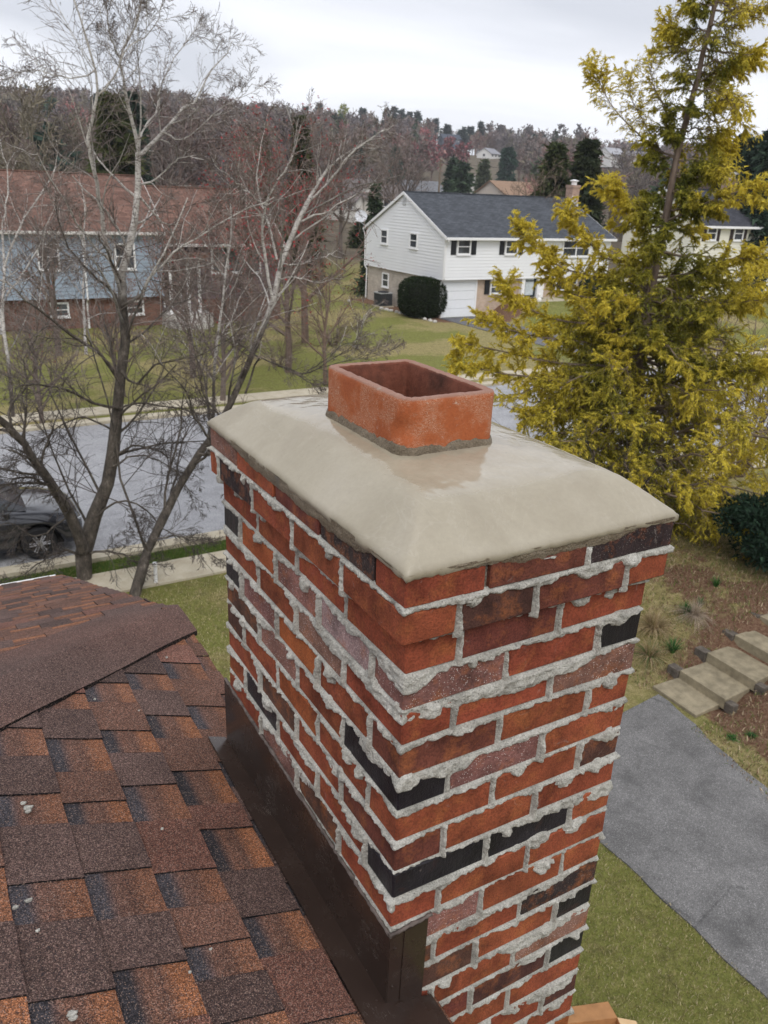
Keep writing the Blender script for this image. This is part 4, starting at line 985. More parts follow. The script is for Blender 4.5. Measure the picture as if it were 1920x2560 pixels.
b = MB(); fbox(b, FL, 28.68, 28.78, 0, 2.27, .0, .07); fbox(b, FL, 31.22, 31.33, 0, 2.27, .0, .07); fbox(b, FL, 28.78, 31.22, 2.15, 2.27, 0, .068); b.build('garage_frame', WHITE, wh)
for a, z in ((29.35, 3.80), (33.0, 3.80)):
    window(wh, FB, a, a+1.02, z, z+.95); shutter(wh, FB, a-.42, a-.05, z, z+.95); shutter(wh, FB, a+1.07, a+1.44, z, z+.95)
window(wh, FB, 37.7, 40.1, 3.65, 4.75, mull=1)
window(wh, FL, 32.35, 33.3, 1.36, 2.22); shutter(wh, FL, 31.93, 32.3, 1.36, 2.22); shutter(wh, FL, 33.35, 33.72, 1.36, 2.22)
window(wh, FL, 37.75, 38.65, 1.45, 2.25); window(wh, FL, 38.75, 39.65, 1.45, 2.25); shutter(wh, FL, 37.33, 37.7, 1.45, 2.25)
window(wh, FA, 49.1, 50.05, 3.9, 4.85); window(wh, FA, 45.35, 46.3, 3.9, 4.85)
window(wh, FAl, 48.95, 49.85, 1.1, 2.05); window(wh, FAl, 45.3, 46.2, 1.2, 2.1)
b = MB(); fbox(b, FA, 46.98, 47.42, 6.45, 7.0-.1, .01, .05)
for i in range(6): fbox(b, FA, 47.0, 47.4, 6.48+i*.062, 6.5+i*.062, .05, .065)
b.build('gable_vent', simple('vent_grey', (.55, .56, .57), .6), wh)
# entrance
b = MB(); fbox(b, FL, 34.75, 35.02, 1.08, 3.5, .0, .25); fbox(b, FL, 36.05, 36.6, 1.08, 3.5, .0, .25); fbox(b, FL, 35.02, 36.05, 3.3, 3.5, .0, .25); fbox(b, FL, 35.0, 36.1, 1.1, 3.4, -.02, .01); b.build('door_surround', WHITE, wh)
b = MB(); fbox(b, FL, 35.05, 35.17, 1.12, 3.27, .02, .10); fbox(b, FL, 35.90, 36.02, 1.12, 3.27, .02, .10); fbox(b, FL, 35.17, 35.90, 3.17, 3.27, .02, .099); fbox(b, FL, 35.17, 35.90, 1.12, 1.22, .02, .099); fbox(b, FL, 35.17, 35.90, 2.1, 2.16, .02, .09)
dr_ = b.build('storm_door', simple('dark_green_paint', (.012, .022, .02), .4), wh)
b = MB(); fbox(b, FL, 35.18, 35.89, 1.23, 3.16, .02, .05); b.build('pane', simple('door_panel', (.55, .6, .62), .3), dr_)
b = MB(); b.box(34.5, 37.6, Y0-1.6, Y0+.34, .85, 1.06); b.box(34.9, 37.2, Y0-2.2, Y0-1.605, .75, .93); b.build('door_step', CONC, wh)
b = MB(); b.box(35.4, 36.3, Y0-.35, Y0+.05, 1.062, 1.08); b.build('door_mat', simple('dark_mat', (.04, .035, .03)), wh)
# chimney at the far end
b = MB(); b.box(42.05, 42.7, 46.75, 47.45, 0, 8.1); b.box(42.01, 42.74, 46.71, 47.49, 7.95, 8.12); c = b.build('chimney', brick_wall('pale_chimney_brick', (.42, .27, .2), (.34, .22, .17), (.4, .34, .3)), wh)
b = MB(); b.lathe((42.4, 47.07, 8.12), [(.2, 0), (.2, .22), (.32, .25), (.32, .3), (.02, .36)], 14); b.build('chimney_cap', WHITE, c)
b = MB(); b.prism([(41.93, 46.58, 7.0), (41.93, 45.9, 6.68), (41.93, 45.9, 6.9), (41.93, 46.58, 7.4)], (0, 0, 0), (.02, 0, 0)); b.box(41.9, 42.3, 46.56, 46.59, 6.95, 7.35); b.build('chimney_flashing', WHITE, c)
b = MB(); b.tube([(X0-.02, Y0-.40, ZE-.35), (X0+.05, Y0-.35, ZE-.45), (X0+.05, Y0-.07, ZE-.75), (X0+.05, Y0-.07, 2.4), (X0+.05, Y0+.25, 2.15), (X0+.05, Y0+.27, .2)], .045, 8); b.build('downpipe', WHITE, wh)
b = MB(); b.tube([(X0-.06, Y1+.35, ZE-.35), (X0-.06, Y1+.1, ZE-.7), (X0-.06, Y1+.08, 2.3), (X0+.02, Y1-.1, 2.1), (X0+.02, Y1-.05, .1)], .045, 8); b.build('downpipe', WHITE, wh)
# satellite dish bracketed to the far corner
dc = np.array([X0-.35, Y1+.25, 5.5]); n_ = np.array([-.45, -.75, .45]); n_ /= np.linalg.norm(n_); t1 = np.cross(n_, [0, 0, 1]); t1 /= np.linalg.norm(t1); t2 = np.cross(t1, n_)
b = MB(); R_ = [.02, .2, .36, .43]; vs_ = [dc+n_*(.12*(r/.43)**2)+r*(cos(a)*t1+sin(a)*t2) for r in R_ for a in np.linspace(0, 2*pi, 20, endpoint=False)]
vs_ += [dc-n_*.02+n_*(.12*(r/.43)**2)+r*(cos(a)*t1+sin(a)*t2) for r in R_ for a in np.linspace(0, 2*pi, 20, endpoint=False)]
fs_ = [(o+i*20+k, o+i*20+(k+1) % 20, o+(i+1)*20+(k+1) % 20, o+(i+1)*20+k) for o in (0, 80) for i in range(3) for k in range(20)]+[(60+k, 60+(k+1) % 20, 140+(k+1) % 20, 140+k) for k in range(20)]
b.add(vs_, fs_); b.tube([dc-t2*.40, dc+n_*.5-t2*.12], .015, 6); b.tube([dc, dc-n_*.2-np.array([0, 0, .3]), (X0-.05, Y1, 4.9)], .03, 6); b.obox(dc+n_*.5-t2*.1, n_, t1, t2, .06, .04, .04)
ds = b.build('satellite_dish', simple('dish_grey', (.55, .56, .58), .4), wh)
# air conditioner
def pz(x, y, z=0):
    s = 1920/1659; d = CF+CR*(x*s-960)/F_PX-CU*(y*s-1280)/F_PX; return CAMP+d*((z-H)/d[2])
ac = empty('air_conditioner', (27.75, 48.2, 0), 'dark square air conditioning unit with round top fan beside the pale brick wall', 'air conditioner')
b = MB(); b.box(27.3, 28.2, 47.75, 48.65, .08, .88); 
for i in range(12): b.box(27.285, 28.215, 47.735, 48.665, .14+i*.058, .16+i*.058)
b.build('casing', simple('ac_dark', (.05, .055, .06), .5), ac)
b = MB(); b.box(27.26, 28.24, 47.71, 48.69, .88, .93); b.build('top_panel', simple('ac_light', (.35, .36, .36), .5), ac)
b = MB(); b.lathe((27.75, 48.2, .93), [(.38, .0), (.38, .05), (.34, .06), (.1, .04), (.0, .04)], 18); b.build('fan_guard', BLACK, ac)
b = MB(); b.box(27.2, 28.3, 47.65, 48.75, 0, .08); b.build('base_slab', CONC, ac)
# white edging stones and lawn ornament
b = MB(); b.lathe((35.0, 40.9, 1.0), [(.14, 0), (.19, .1), (.17, .25), (.07, .34), (.12, .42), (.10, .52), (.02, .56)], 12); tag(b.build('garden_ornament', simple('white_stone', (.75, .74, .72), .7), loc=(35, 40.9, 1.0), smooth=True), 'small white garden ornament on the front path of the white house', 'ornament')
rr = random.Random(4)
for i in range(13):
    t = i/12; p = (27.0+.4*t+rr.uniform(-.1, .1), 47.6-6.4*t, .03) if i else (26.6, 50.9, .03); s_s = rr.uniform(.12, .2)
    b = MB(); b.lathe(p, [(s_s*.9, -.06), (s_s, .02), (s_s*.7, .09), (.01, .12)], 7)
    b.v = [(x+rr.uniform(-.03, .03), y+rr.uniform(-.03, .03), z) for x, y, z in b.v]
    tag(b.build('edging_stone', simple('edging_white', (.5, .48, .44), .8) if i == 0 else bpy.data.materials['edging_white'], loc=p), 'pale rough edging stone along the bed beside the white house', 'stone', 'edging stones along the white house bed')

# ---- blue house across the street on the left
bh = empty('blue_house', (4, 44.3, 0), 'blue sided house with red-brown roof and brick ground floor behind the bare birch', 'house')
RB = roof_material('red_brown_shingle', (.155, .088, .068))
YB = 44.3; FBL = Face((0, YB, 0), (1, 0, 0), (0, -1, 0)); FLW = Face((0, YB+.35, 0), (1, 0, 0), (0, -1, 0))
b = MB(); b.box(-12, 11.97, YB+.03, 52.3, 1.55, 4.85); b.box(-12, 11.9, YB+.4, 52, -.2, 1.55); b.prism([(-12, YB+.03, 4.85), (-12, 52.3, 4.85), (-12, 48.3, 7.2)], (0, 0, 0), (23.97, 0, 0)); b.build('wall_core', BSID, bh)
lap(bh, FBL, -12, 12.0, 1.55, 4.86, BSID); wall(bh, FLW, -12, 11.95, -.2, 1.54, REDBRICK, .03, 'lower_brick_wall')
gable_roof(bh, -12, 12.0, YB, 52.3, 5.02, 7.5, RB, .3, simple('aged_trim', (.62, .6, .57)), .15)
for a in (5.85, 9.55, 1.2): window(bh, FBL, a, a+1.05, 2.95, 4.25)
for a in (6.2, 10.0): window(bh, FLW, a, a+.95, .6, 1.35)
b = MB(); b.prism([(11.98, YB, 5.0), (11.98, 52.3, 5.0), (11.98, 48.3, 7.38)], (0, 0, 0), (.04, 0, 0)); b.build('gable_wall', BSID, bh)
b = MB(); b.tube([(8.05, YB-.06, 4.8), (8.05, YB-.06, 1.5), (8.05, YB+.25, 1.3), (8.05, YB+.25, 0)], .05, 8); b.build('downpipe', WHITE, bh)
MAUVE = lap_material('mauve_siding', (.15, .105, .115)); FW_ = Face((0, YB+.5, 0), (1, 0, 0), (0, -1, 0))
b = MB(); b.box(12.05, 18.9, YB+.55, 52.0, -.2, 4.3); b.prism([(12.05, YB+.5, 4.3), (12.05, 52.1, 4.3), (12.05, 48.3, 6.75)], (0, 0, 0), (6.85, 0, 0)); b.build('wing_core', MAUVE, bh)
lap(bh, FW_, 13.9, 18.9, 1.3, 4.3, MAUVE, name='wing_siding'); wall(bh, FW_, 13.9, 18.9, -.2, 1.29, REDBRICK, .03, 'lower_brick_wall')
gable_roof(bh, 12.25, 18.9, YB+.3, 52.3, 4.45, 7.0, RB, .3, bpy.data.materials['aged_trim'], .1)
window(bh, FW_, 14.8, 17.7, 2.65, 4.1, sash=False, mull=2)
b = MB(); fbox(b, FW_, 12.15, 12.95, .95, 3.05, 0, .06); b.build('door', simple('dark_door', (.03, .024, .022), .5), bh)
b = MB(); fbox(b, FW_, 12.06, 12.14, .9, 3.1, .0, .09); fbox(b, FW_, 12.97, 13.06, .9, 3.1, .0, .09); fbox(b, FW_, 12.14, 12.97, 3.06, 3.2, .0, .088); b.build('door_surround', WHITE, bh)
for x in (12.2, 13.15, 13.75):
    b = MB(); b.lathe((x, YB-.6, .72), [(.13, 0), (.13, .12), (.09, .16), (.085, 2.7), (.12, 2.75), (.12, 2.85)], 12); b.build('porch_column', WHITE, bh)
b = MB(); b.box(11.9, 14.2, YB-.9, YB+.5, 3.57, 3.8); b.build('porch_roof', RB, bh)
b = MB(); b.box(11.9, 14.3, YB-1.1, YB+.5, .0, .72); b.box(12.2, 13.8, YB-1.7, YB-1.105, 0, .36); b.build('porch_step', simple('pale_step', (.5, .48, .45), .8), bh)
b = MB(); b.box(3.3, 3.9, YB-.5, YB+.34, 0, 1.7); b.lathe((3.6, YB-.1, 1.7), [(.45, 0), (.45, .1), (.02, .3)], 12); b.build('meter_cabinet', simple('grey_cabinet', (.45, .45, .46), .6), bh)

# ---- cream house on the right
XC0, XC1, YC0, YC1, ZG = 46.4, 62, 39.0, 45.6, .9
ch = empty('cream_house', (XC0, YC0, ZG), 'cream sided house with dark shutters half hidden behind the golden conifer', 'house')
FC = Face((XC0, 0, 0), (0, 1, 0), (-1, 0, 0)); FD_ = Face((0, YC0, 0), (1, 0, 0), (0, -1, 0)); zev, zrr = 6.1, 8.2
b = MB(); b.box(XC0+.03, XC1, YC0+.03, YC1-.03, ZG-.5, zev-.05); b.prism([(XC0+.03, YC0+.03, zev-.05), (XC0+.03, YC1-.03, zev-.05), (XC0+.03, (YC0+YC1)/2, zrr-.2)], (0, 0, 0), (XC1-XC0-.03, 0, 0)); b.build('wall_core', CSID, ch)
lap(ch, FC, YC0, YC1, ZG, zrr-.03, CSID, gable_clip(YC0, YC1, zev-.03, zrr-.05)); lap(ch, FD_, XC0, XC1, ZG+.2, zev-.1, CSID)
gable_roof(ch, XC0, XC1, YC0, YC1, zev, zrr, roof_material('charcoal_shingle', (.05, .052, .062)), .3, ex=.1)
BRN = simple('dark_brown_paint', (.035, .022, .018), .5)
for a in (47.3, 50.05, 53.2): window(ch, FD_, a, a+1.0, zev-1.15, zev-.2); shutter(ch, FD_, a-.36, a-.04, zev-1.2, zev-.18, BRN); shutter(ch, FD_, a+1.04, a+1.36, zev-1.2, zev-.18, BRN)
window(ch, FD_, 48.3, 49.5, 2.0, 3.2)
b = MB(); b.box(52.6, 53.5, 41.9, 42.8, 4, 9.0); c = b.build('chimney', bpy.data.materials['pale_chimney_brick'], ch); b = MB(); b.lathe((53.05, 42.35, 9.0), [(.25, 0), (.25, .25), (.45, .28), (.45, .36), (.02, .45)], 14); b.build('chimney_cap', WHITE, c)

# ---- smaller houses beyond
def small_house(px, py, dist, w, d, wh_, rh, yaw, wc, rc, label, wins=3):
    """(px, py) = ridge middle on the photograph"""
    p = pxd(px, py, dist); zr_ = p[2]; ze_ = zr_-rh; zb = ze_-wh_
    root = empty('distant_house', (p[0], p[1], zb), label, 'house'); ca, sa = cos(yaw), sin(yaw)
    T = lambda x, y, z: (p[0]+x*ca-y*sa, p[1]+x*sa+y*ca, z)
    wm = simple('far_wall', wc, .7, .3, .05); rm = simple('far_roof', rc, .9, .2, .15, 2)
    def bb(x0, x1, y0, y1, z0, z1, b):
        b.add([T(x0,y0,z0),T(x1,y0,z0),T(x1,y1,z0),T(x0,y1,z0),T(x0,y0,z1),T(x1,y0,z1),T(x1,y1,z1),T(x0,y1,z1)], [(3,2,1,0),(4,5,6,7),(0,1,5,4),(1,2,6,5),(2,3,7,6),(3,0,4,7)])
    b = MB(); bb(-w/2, w/2, -d/2, d/2, zb-2, ze_, b)
    for s in (-1, 1): b.prism([T(s*w/2, -d/2, ze_), T(s*w/2, d/2, ze_), T(s*w/2, 0, zr_-.12)], (0, 0, 0), np.array(T(-s*.1, 0, 0))-np.array(T(0, 0, 0)))
    b.build('wall', wm, root)
    b = MB(); k = rh/(d/2)
    for s in (-1, 1): b.prism([T(-w/2-.4, s*(d/2+.5), ze_-.5*k), T(w/2+.4, s*(d/2+.5), ze_-.5*k), T(w/2+.4, 0, zr_), T(-w/2-.4, 0, zr_)], (0, 0, -.18), (0, 0, 0))
    b.build('roof', rm, root)
    for i in range(wins):
        x = -w/2+w*(i+.5)/wins; b = MB(); bb(x-.7, x+.7, -d/2-.06, -d/2-.0, ze_-1.7, ze_-.5, b); f = b.build('window', WHITE, root)
        b = MB(); bb(x-.58, x+.58, -d/2-.08, -d/2-.061, ze_-1.6, ze_-.6, b); b.build('pane', GLASS, f)
    for s in (-1, 1):
        b = MB(); x = s*(w/2+.03); bb(x-.03, x+.03, -.6, .6, ze_-1.6, ze_-.5, b); b.build('window', GLASS, root)
for args in [
    (768, 386, 150, 8, 7, 5, 3.2, radians(-75), (.62, .60, .55), (.17, .15, .145), 'pale house with a steep gable behind the branches left of the satellite dish'),
    (905, 390, 205, 9.5, 8, 3.6, 2.2, radians(-8), (.60, .60, .58), (.15, .155, .165), 'low white house with light grey roof just above the white house ridge'),
    (1110, 392, 205, 14, 11, 3.5, 2.8, radians(4), (.5, .44, .38), (.25, .165, .11), 'house with an orange-brown roof behind the white house ridge'),
    (972, 290, 560, 12, 9, 4.5, 2.6, radians(-15), (.10, .11, .14), (.05, .06, .08), 'dark blue house high on the wooded hill'),
    (1057, 320, 450, 10, 8, 4, 2.4, radians(25), (.66, .65, .63), (.25, .25, .27), 'long white house half way up the hill'),
    (975, 324, 440, 10, 8, 3.5, 2.4, radians(-20), (.5, .42, .38), (.24, .13, .11), 'house with a pinkish brown roof among the red trees'),
    (1322, 319, 520, 14, 10, 5, 3.4, radians(10), (.68, .67, .66), (.33, .33, .35), 'large white house on the hill left of the conifer trunk'),
    (1375, 327, 520, 13, 9, 3.8, 2.6, radians(-12), (.40, .38, .37), (.20, .19, .2), 'grey-brown house on the hill beside the large white one'),
    (1029, 376, 260, 5, 8, 3.5, 2.2, radians(60), (.5, .48, .45), (.22, .18, .16), 'small pale house between the green conifers below the red trees'),
    (822, 399, 150, 8, 7, 3.2, 1.8, radians(-10), (.45, .42, .37), (.14, .12, .115), 'low tan house beside the dark shrub by the white gable')]:
    small_house(*args)
# utility pole with crossarm and wires
p = pxd(952, 345, 150); zb_ = float(hgt(p[0], p[1])); up_ = empty('utility_pole', (p[0], p[1], zb_), 'wooden utility pole standing behind the white house ridge', 'pole')
PW = simple('pole_wood', (.16, .125, .09), .9)
b = MB(); b.tube([(p[0], p[1], zb_), (p[0], p[1], p[2])], [.2, .14], 10); b.build('pole', PW, up_)
b = MB(); b.box(p[0]-1.1, p[0]+1.1, p[1]-.06, p[1]+.06, p[2]-.65, p[2]-.5); b.build('crossarm', PW, up_)
for dx_ in (-1, -.4, .9): b = MB(); b.lathe((p[0]+dx_, p[1], p[2]-.5), [(.05, 0), (.06, .06), (.03, .14), (.0, .15)], 8); b.build('insulator', simple('insulator', (.4, .4, .42), .3) if dx_ == -1 else bpy.data.materials['insulator'], up_)
b = MB()
for dx_ in (-1, .9):
    for sgn, far in ((-1, -34), (1, 42)):
        pts = [(p[0]+dx_+far*t, p[1]-8*t*sgn, p[2]-.36-1.6*4*t*(1-t)*.35) for t in np.linspace(0, 1, 14)]; b.tube(pts, .014, 4)
b.build('wire', BLACK, up_)

# ================================================================== trees
def tubes(P, Rd, sides=4):
    """P (n,k,3) polylines, Rd (n,k) radii -> vertices, quads"""
    n, k, _ = P.shape; T = np.empty_like(P); T[:, 1:-1] = P[:, 2:]-P[:, :-2]; T[:, 0] = P[:, 1]-P[:, 0]; T[:, -1] = P[:, -1]-P[:, -2]
    T /= np.linalg.norm(T, axis=2, keepdims=True)+1e-9
    ref = np.where(np.abs(T[:, :1, 2:3]) > .9, np.array([1., 0, 0]), np.array([0, 0, 1.])); ref = np.broadcast_to(ref, T.shape)
    A = np.cross(T, ref); A /= np.linalg.norm(A, axis=2, keepdims=True)+1e-9; B = np.cross(T, A)
    a = np.arange(sides)*2*pi/sides
    V = P[:, :, None]+Rd[:, :, None, None]*(A[:, :, None]*np.cos(a)[None, None, :, None]+B[:, :, None]*np.sin(a)[None, None, :, None])
    ix = np.arange(n*k*sides).reshape(n, k, sides); nx = np.roll(ix, -1, 2)
    Q = np.stack([ix[:, :-1], nx[:, :-1], nx[:, 1:], ix[:, 1:]], -1).reshape(-1, 4)
    return V.reshape(-1, 3), Q
def ribbons(P, W, rg):
    """thin tapered ribbons for fine twigs"""
    n, k, _ = P.shape; T = P[:, -1]-P[:, 0]; S = np.cross(T, rg.normal(size=(n, 3))); S /= np.linalg.norm(S, axis=1, keepdims=True)+1e-9
    L = P-S[:, None]*W[..., None]; Rr = P+S[:, None]*W[..., None]
    V = np.stack([L, Rr], 2).reshape(-1, 3); b = ((np.arange(n)*2*k)[:, None]+np.arange(k-1)[None]*2).ravel()
    return V, np.stack([b, b+1, b+3, b+2], 1)
def spawn(P, Rd, m, rg, t0=.25, t1=1., ang=(.5, 1.0), lr=(.3, .5), rr=.55, k=4, up=0.0, wig=.15, taper=.25, rmin=0.0, lenabs=None):
    n, K, _ = P.shape; pi_ = np.repeat(np.arange(n), m); N_ = len(pi_)
    t = (np.tile(np.arange(m), n)+rg.uniform(0, 1, N_))/m*(t1-t0)+t0; f = t*(K-1); i = np.minimum(f.astype(int), K-2); fr = f-i
    o = P[pi_, i]*(1-fr)[:, None]+P[pi_, i+1]*fr[:, None]; T = P[pi_, i+1]-P[pi_, i]; T /= np.linalg.norm(T, axis=1, keepdims=True)+1e-9
    r0 = (Rd[pi_, i]*(1-fr)+Rd[pi_, i+1]*fr)*rr; L = np.linalg.norm(P[pi_, -1]-P[pi_, 0], axis=1)*rg.uniform(*lr, N_)*(1.15-.6*t)
    if lenabs: L = rg.uniform(*lenabs, N_)
    q = np.cross(T, rg.normal(size=(N_, 3))); q /= np.linalg.norm(q, axis=1, keepdims=True)+1e-9; a = rg.uniform(*ang, N_)
    D = T*np.cos(a)[:, None]+q*np.sin(a)[:, None]; out = [o]; st = L/(k-1)
    for _ in range(k-1):
        D = D+rg.normal(size=(N_, 3))*wig; D[:, 2] += up; D /= np.linalg.norm(D, axis=1, keepdims=True)+1e-9; out.append(out[-1]+D*st[:, None])
    return np.stack(out, 1), np.maximum(r0[:, None]*np.linspace(1, taper, k)[None], rmin)
def merge(parts):
    V = []; Q = []; b = 0
    for v, q in parts: V.append(v); Q.append(q+b); b += len(v)
    return np.concatenate(V), np.concatenate(Q)
def catmull(pts, k):
    pts = np.array(pts, float); n = len(pts)
    if n == 2: return pts[0]+(pts[1]-pts[0])*np.linspace(0, 1, k)[:, None]
    E = np.vstack([2*pts[0]-pts[1], pts, 2*pts[-1]-pts[-2]]); out = []
    for u in np.linspace(0, n-1-1e-6, k):
        i = int(u); t = u-i; p0, p1, p2, p3 = E[i:i+4]
        out.append(.5*((2*p1)+(p2-p0)*t+(2*p0-5*p1+4*p2-p3)*t*t+(3*p1-3*p2+p3-p0)*t**3))
    return np.array(out)

def bark_birch():
    m = Mat('birch_bark', .85, .2); at, _ = m.attr(); sp = N(m.nt, 'ShaderNodeSeparateColor'); m.L(at, sp.inputs[0])
    n = m.noise(5, 5, .7, stretch=(1, 1, 1.4)); w = m.ramp(n, [(.3, (.28, .25, .22)), (.5, (.52, .49, .45)), (.7, (.70, .67, .63))])
    d = m.ramp(m.noise(9, 5, .8, stretch=(1, 1, .5)), [(.35, (.035, .03, .026)), (.55, (.10, .085, .07)), (.75, (.27, .235, .20))])
    lent = m.ramp(m.noise(14, 3, .7, stretch=(1, 1, 3)), [(.56, 0.), (.62, .85)]); w = m.mix(lent, w, (.08, .065, .055))
    f = m.math('ADD', sp.outputs[0], m.math('MULTIPLY', m.math('SUBTRACT', m.noise(2.2, 4), .5), .5))
    m.color(m.mix(m.ramp(f, [(.35, 0.), (.65, 1.)]), d, w)); m.bump(m.noise(30, 4, .8), .9, .02); return m.m
BIRCH = bark_birch()
TWIG = attrmat('twig', .85, .2, .25, 4)

def traced(pts, r0, r1, a, b, k=14, seed=0):
    """a limb followed on the photograph, its distance running from r0 to r1 metres, radius from a to b"""
    n = len(pts); P = catmull([pxd(x, y, r0+(r1-r0)*i/(n-1)) for i, (x, y) in enumerate(pts)], k)
    g = np.random.default_rng(seed+500); P[1:-1] += g.normal(size=(k-2, 3))*.012*(r0/15)
    return P, (b+(a-b)*(1-np.linspace(0, 1, k))**1.25)*(1+.06*g.normal(size=k))*.58
def birch(name, label, base, limbs, seed, white_from, twigcol, dens=1.0, droop=-.03, budcol=None, group=None):
    """limbs: (points, r0, r1, rad0, rad1, whiteness)"""
    rg = np.random.default_rng(seed); root = empty(name, tuple(base), label, 'tree', group)
    T = [traced(l[0], l[1], l[2], l[3], l[4], seed=seed+i) for i, l in enumerate(limbs)]
    P = np.stack([t[0] for t in T]); Rd = np.stack([t[1] for t in T]); V, Q = tubes(P, Rd, 10)
    w = np.repeat(np.array([l[5] for l in limbs]), P.shape[1]*10); zz = V[:, 2]; w = np.clip(w*ss(white_from, white_from+2.5, zz)+.0, 0, 1)
    npmesh('trunk', V, Q, BIRCH, root, np.stack([w, w, w], 1), smooth=True)
    # side branches
    m1 = int(14*dens); P1, R1 = spawn(P, Rd, m1, rg, .12, 1., (.45, 1.0), (.22, .50), .42, 7, .03, .14, .3, .004, )
    L = np.linalg.norm(P1[:, -1]-P1[:, 0], axis=1); keep = (L > .12); P1, R1 = P1[keep], R1[keep]; R1 = np.minimum(R1, .028*np.linspace(1, .35, 7)[None])
    V1, Q1 = tubes(P1, R1, 5); wv = np.clip(np.repeat(rg.uniform(.4, 1.1, len(P1)), 7*5)*ss(white_from-1, white_from+2.5, V1[:, 2]), 0, 1)
    npmesh('branches', V1, Q1, BIRCH, root, np.stack([wv]*3, 1), smooth=True)
    P2, R2 = spawn(P1, R1, 8, rg, .15, 1., (.4, 1.0), (.35, .62), .5, 6, droop, .16, .35, .0028)
    P3, R3 = spawn(P2, R2, 7, rg, .2, 1., (.4, .9), (.35, .7), .6, 4, droop*1.3, .18, .5, .0019)
    parts = [tubes(P2, R2, 3), ribbons(P3, R3*1.6, rg)]; V, Q = merge(parts)
    tc_ = np.array(twigcol); C = tc_*np.concatenate([np.repeat(rg.uniform(.6, 1.5, len(P2)), 18), np.repeat(rg.uniform(.6, 1.6, len(P3)), 8)])[:, None]
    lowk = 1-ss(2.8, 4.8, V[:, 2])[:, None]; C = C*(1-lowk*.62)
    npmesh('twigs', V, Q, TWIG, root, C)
    # catkins / buds at the twig ends
    e = P3[rg.random(len(P3)) < (.35 if budcol is not None else .12)]; n = len(e); s_ = .035 if budcol is None else .05
    o = e[:, -1]; a = rg.normal(size=(n, 3)); a /= np.linalg.norm(a, axis=1)[:, None]; dn = np.array([0, 0, -1.])*.6+rg.normal(size=(n, 3))*.3
    V = np.stack([o-a*s_*.18, o+a*s_*.18, o+dn*s_*1.5], 1).reshape(-1, 3); b_ = np.arange(n)*3
    npmesh('catkins' if budcol is None else 'buds', V, np.stack([b_, b_+1, b_+2], 1), TWIG, root, np.repeat(np.array(budcol or (.06, .045, .035))*rg.uniform(.6, 1.5, n)[:, None], 3, 0))
    return root
b1 = pxd(180, 1258, 15.17); b1[2] = 0
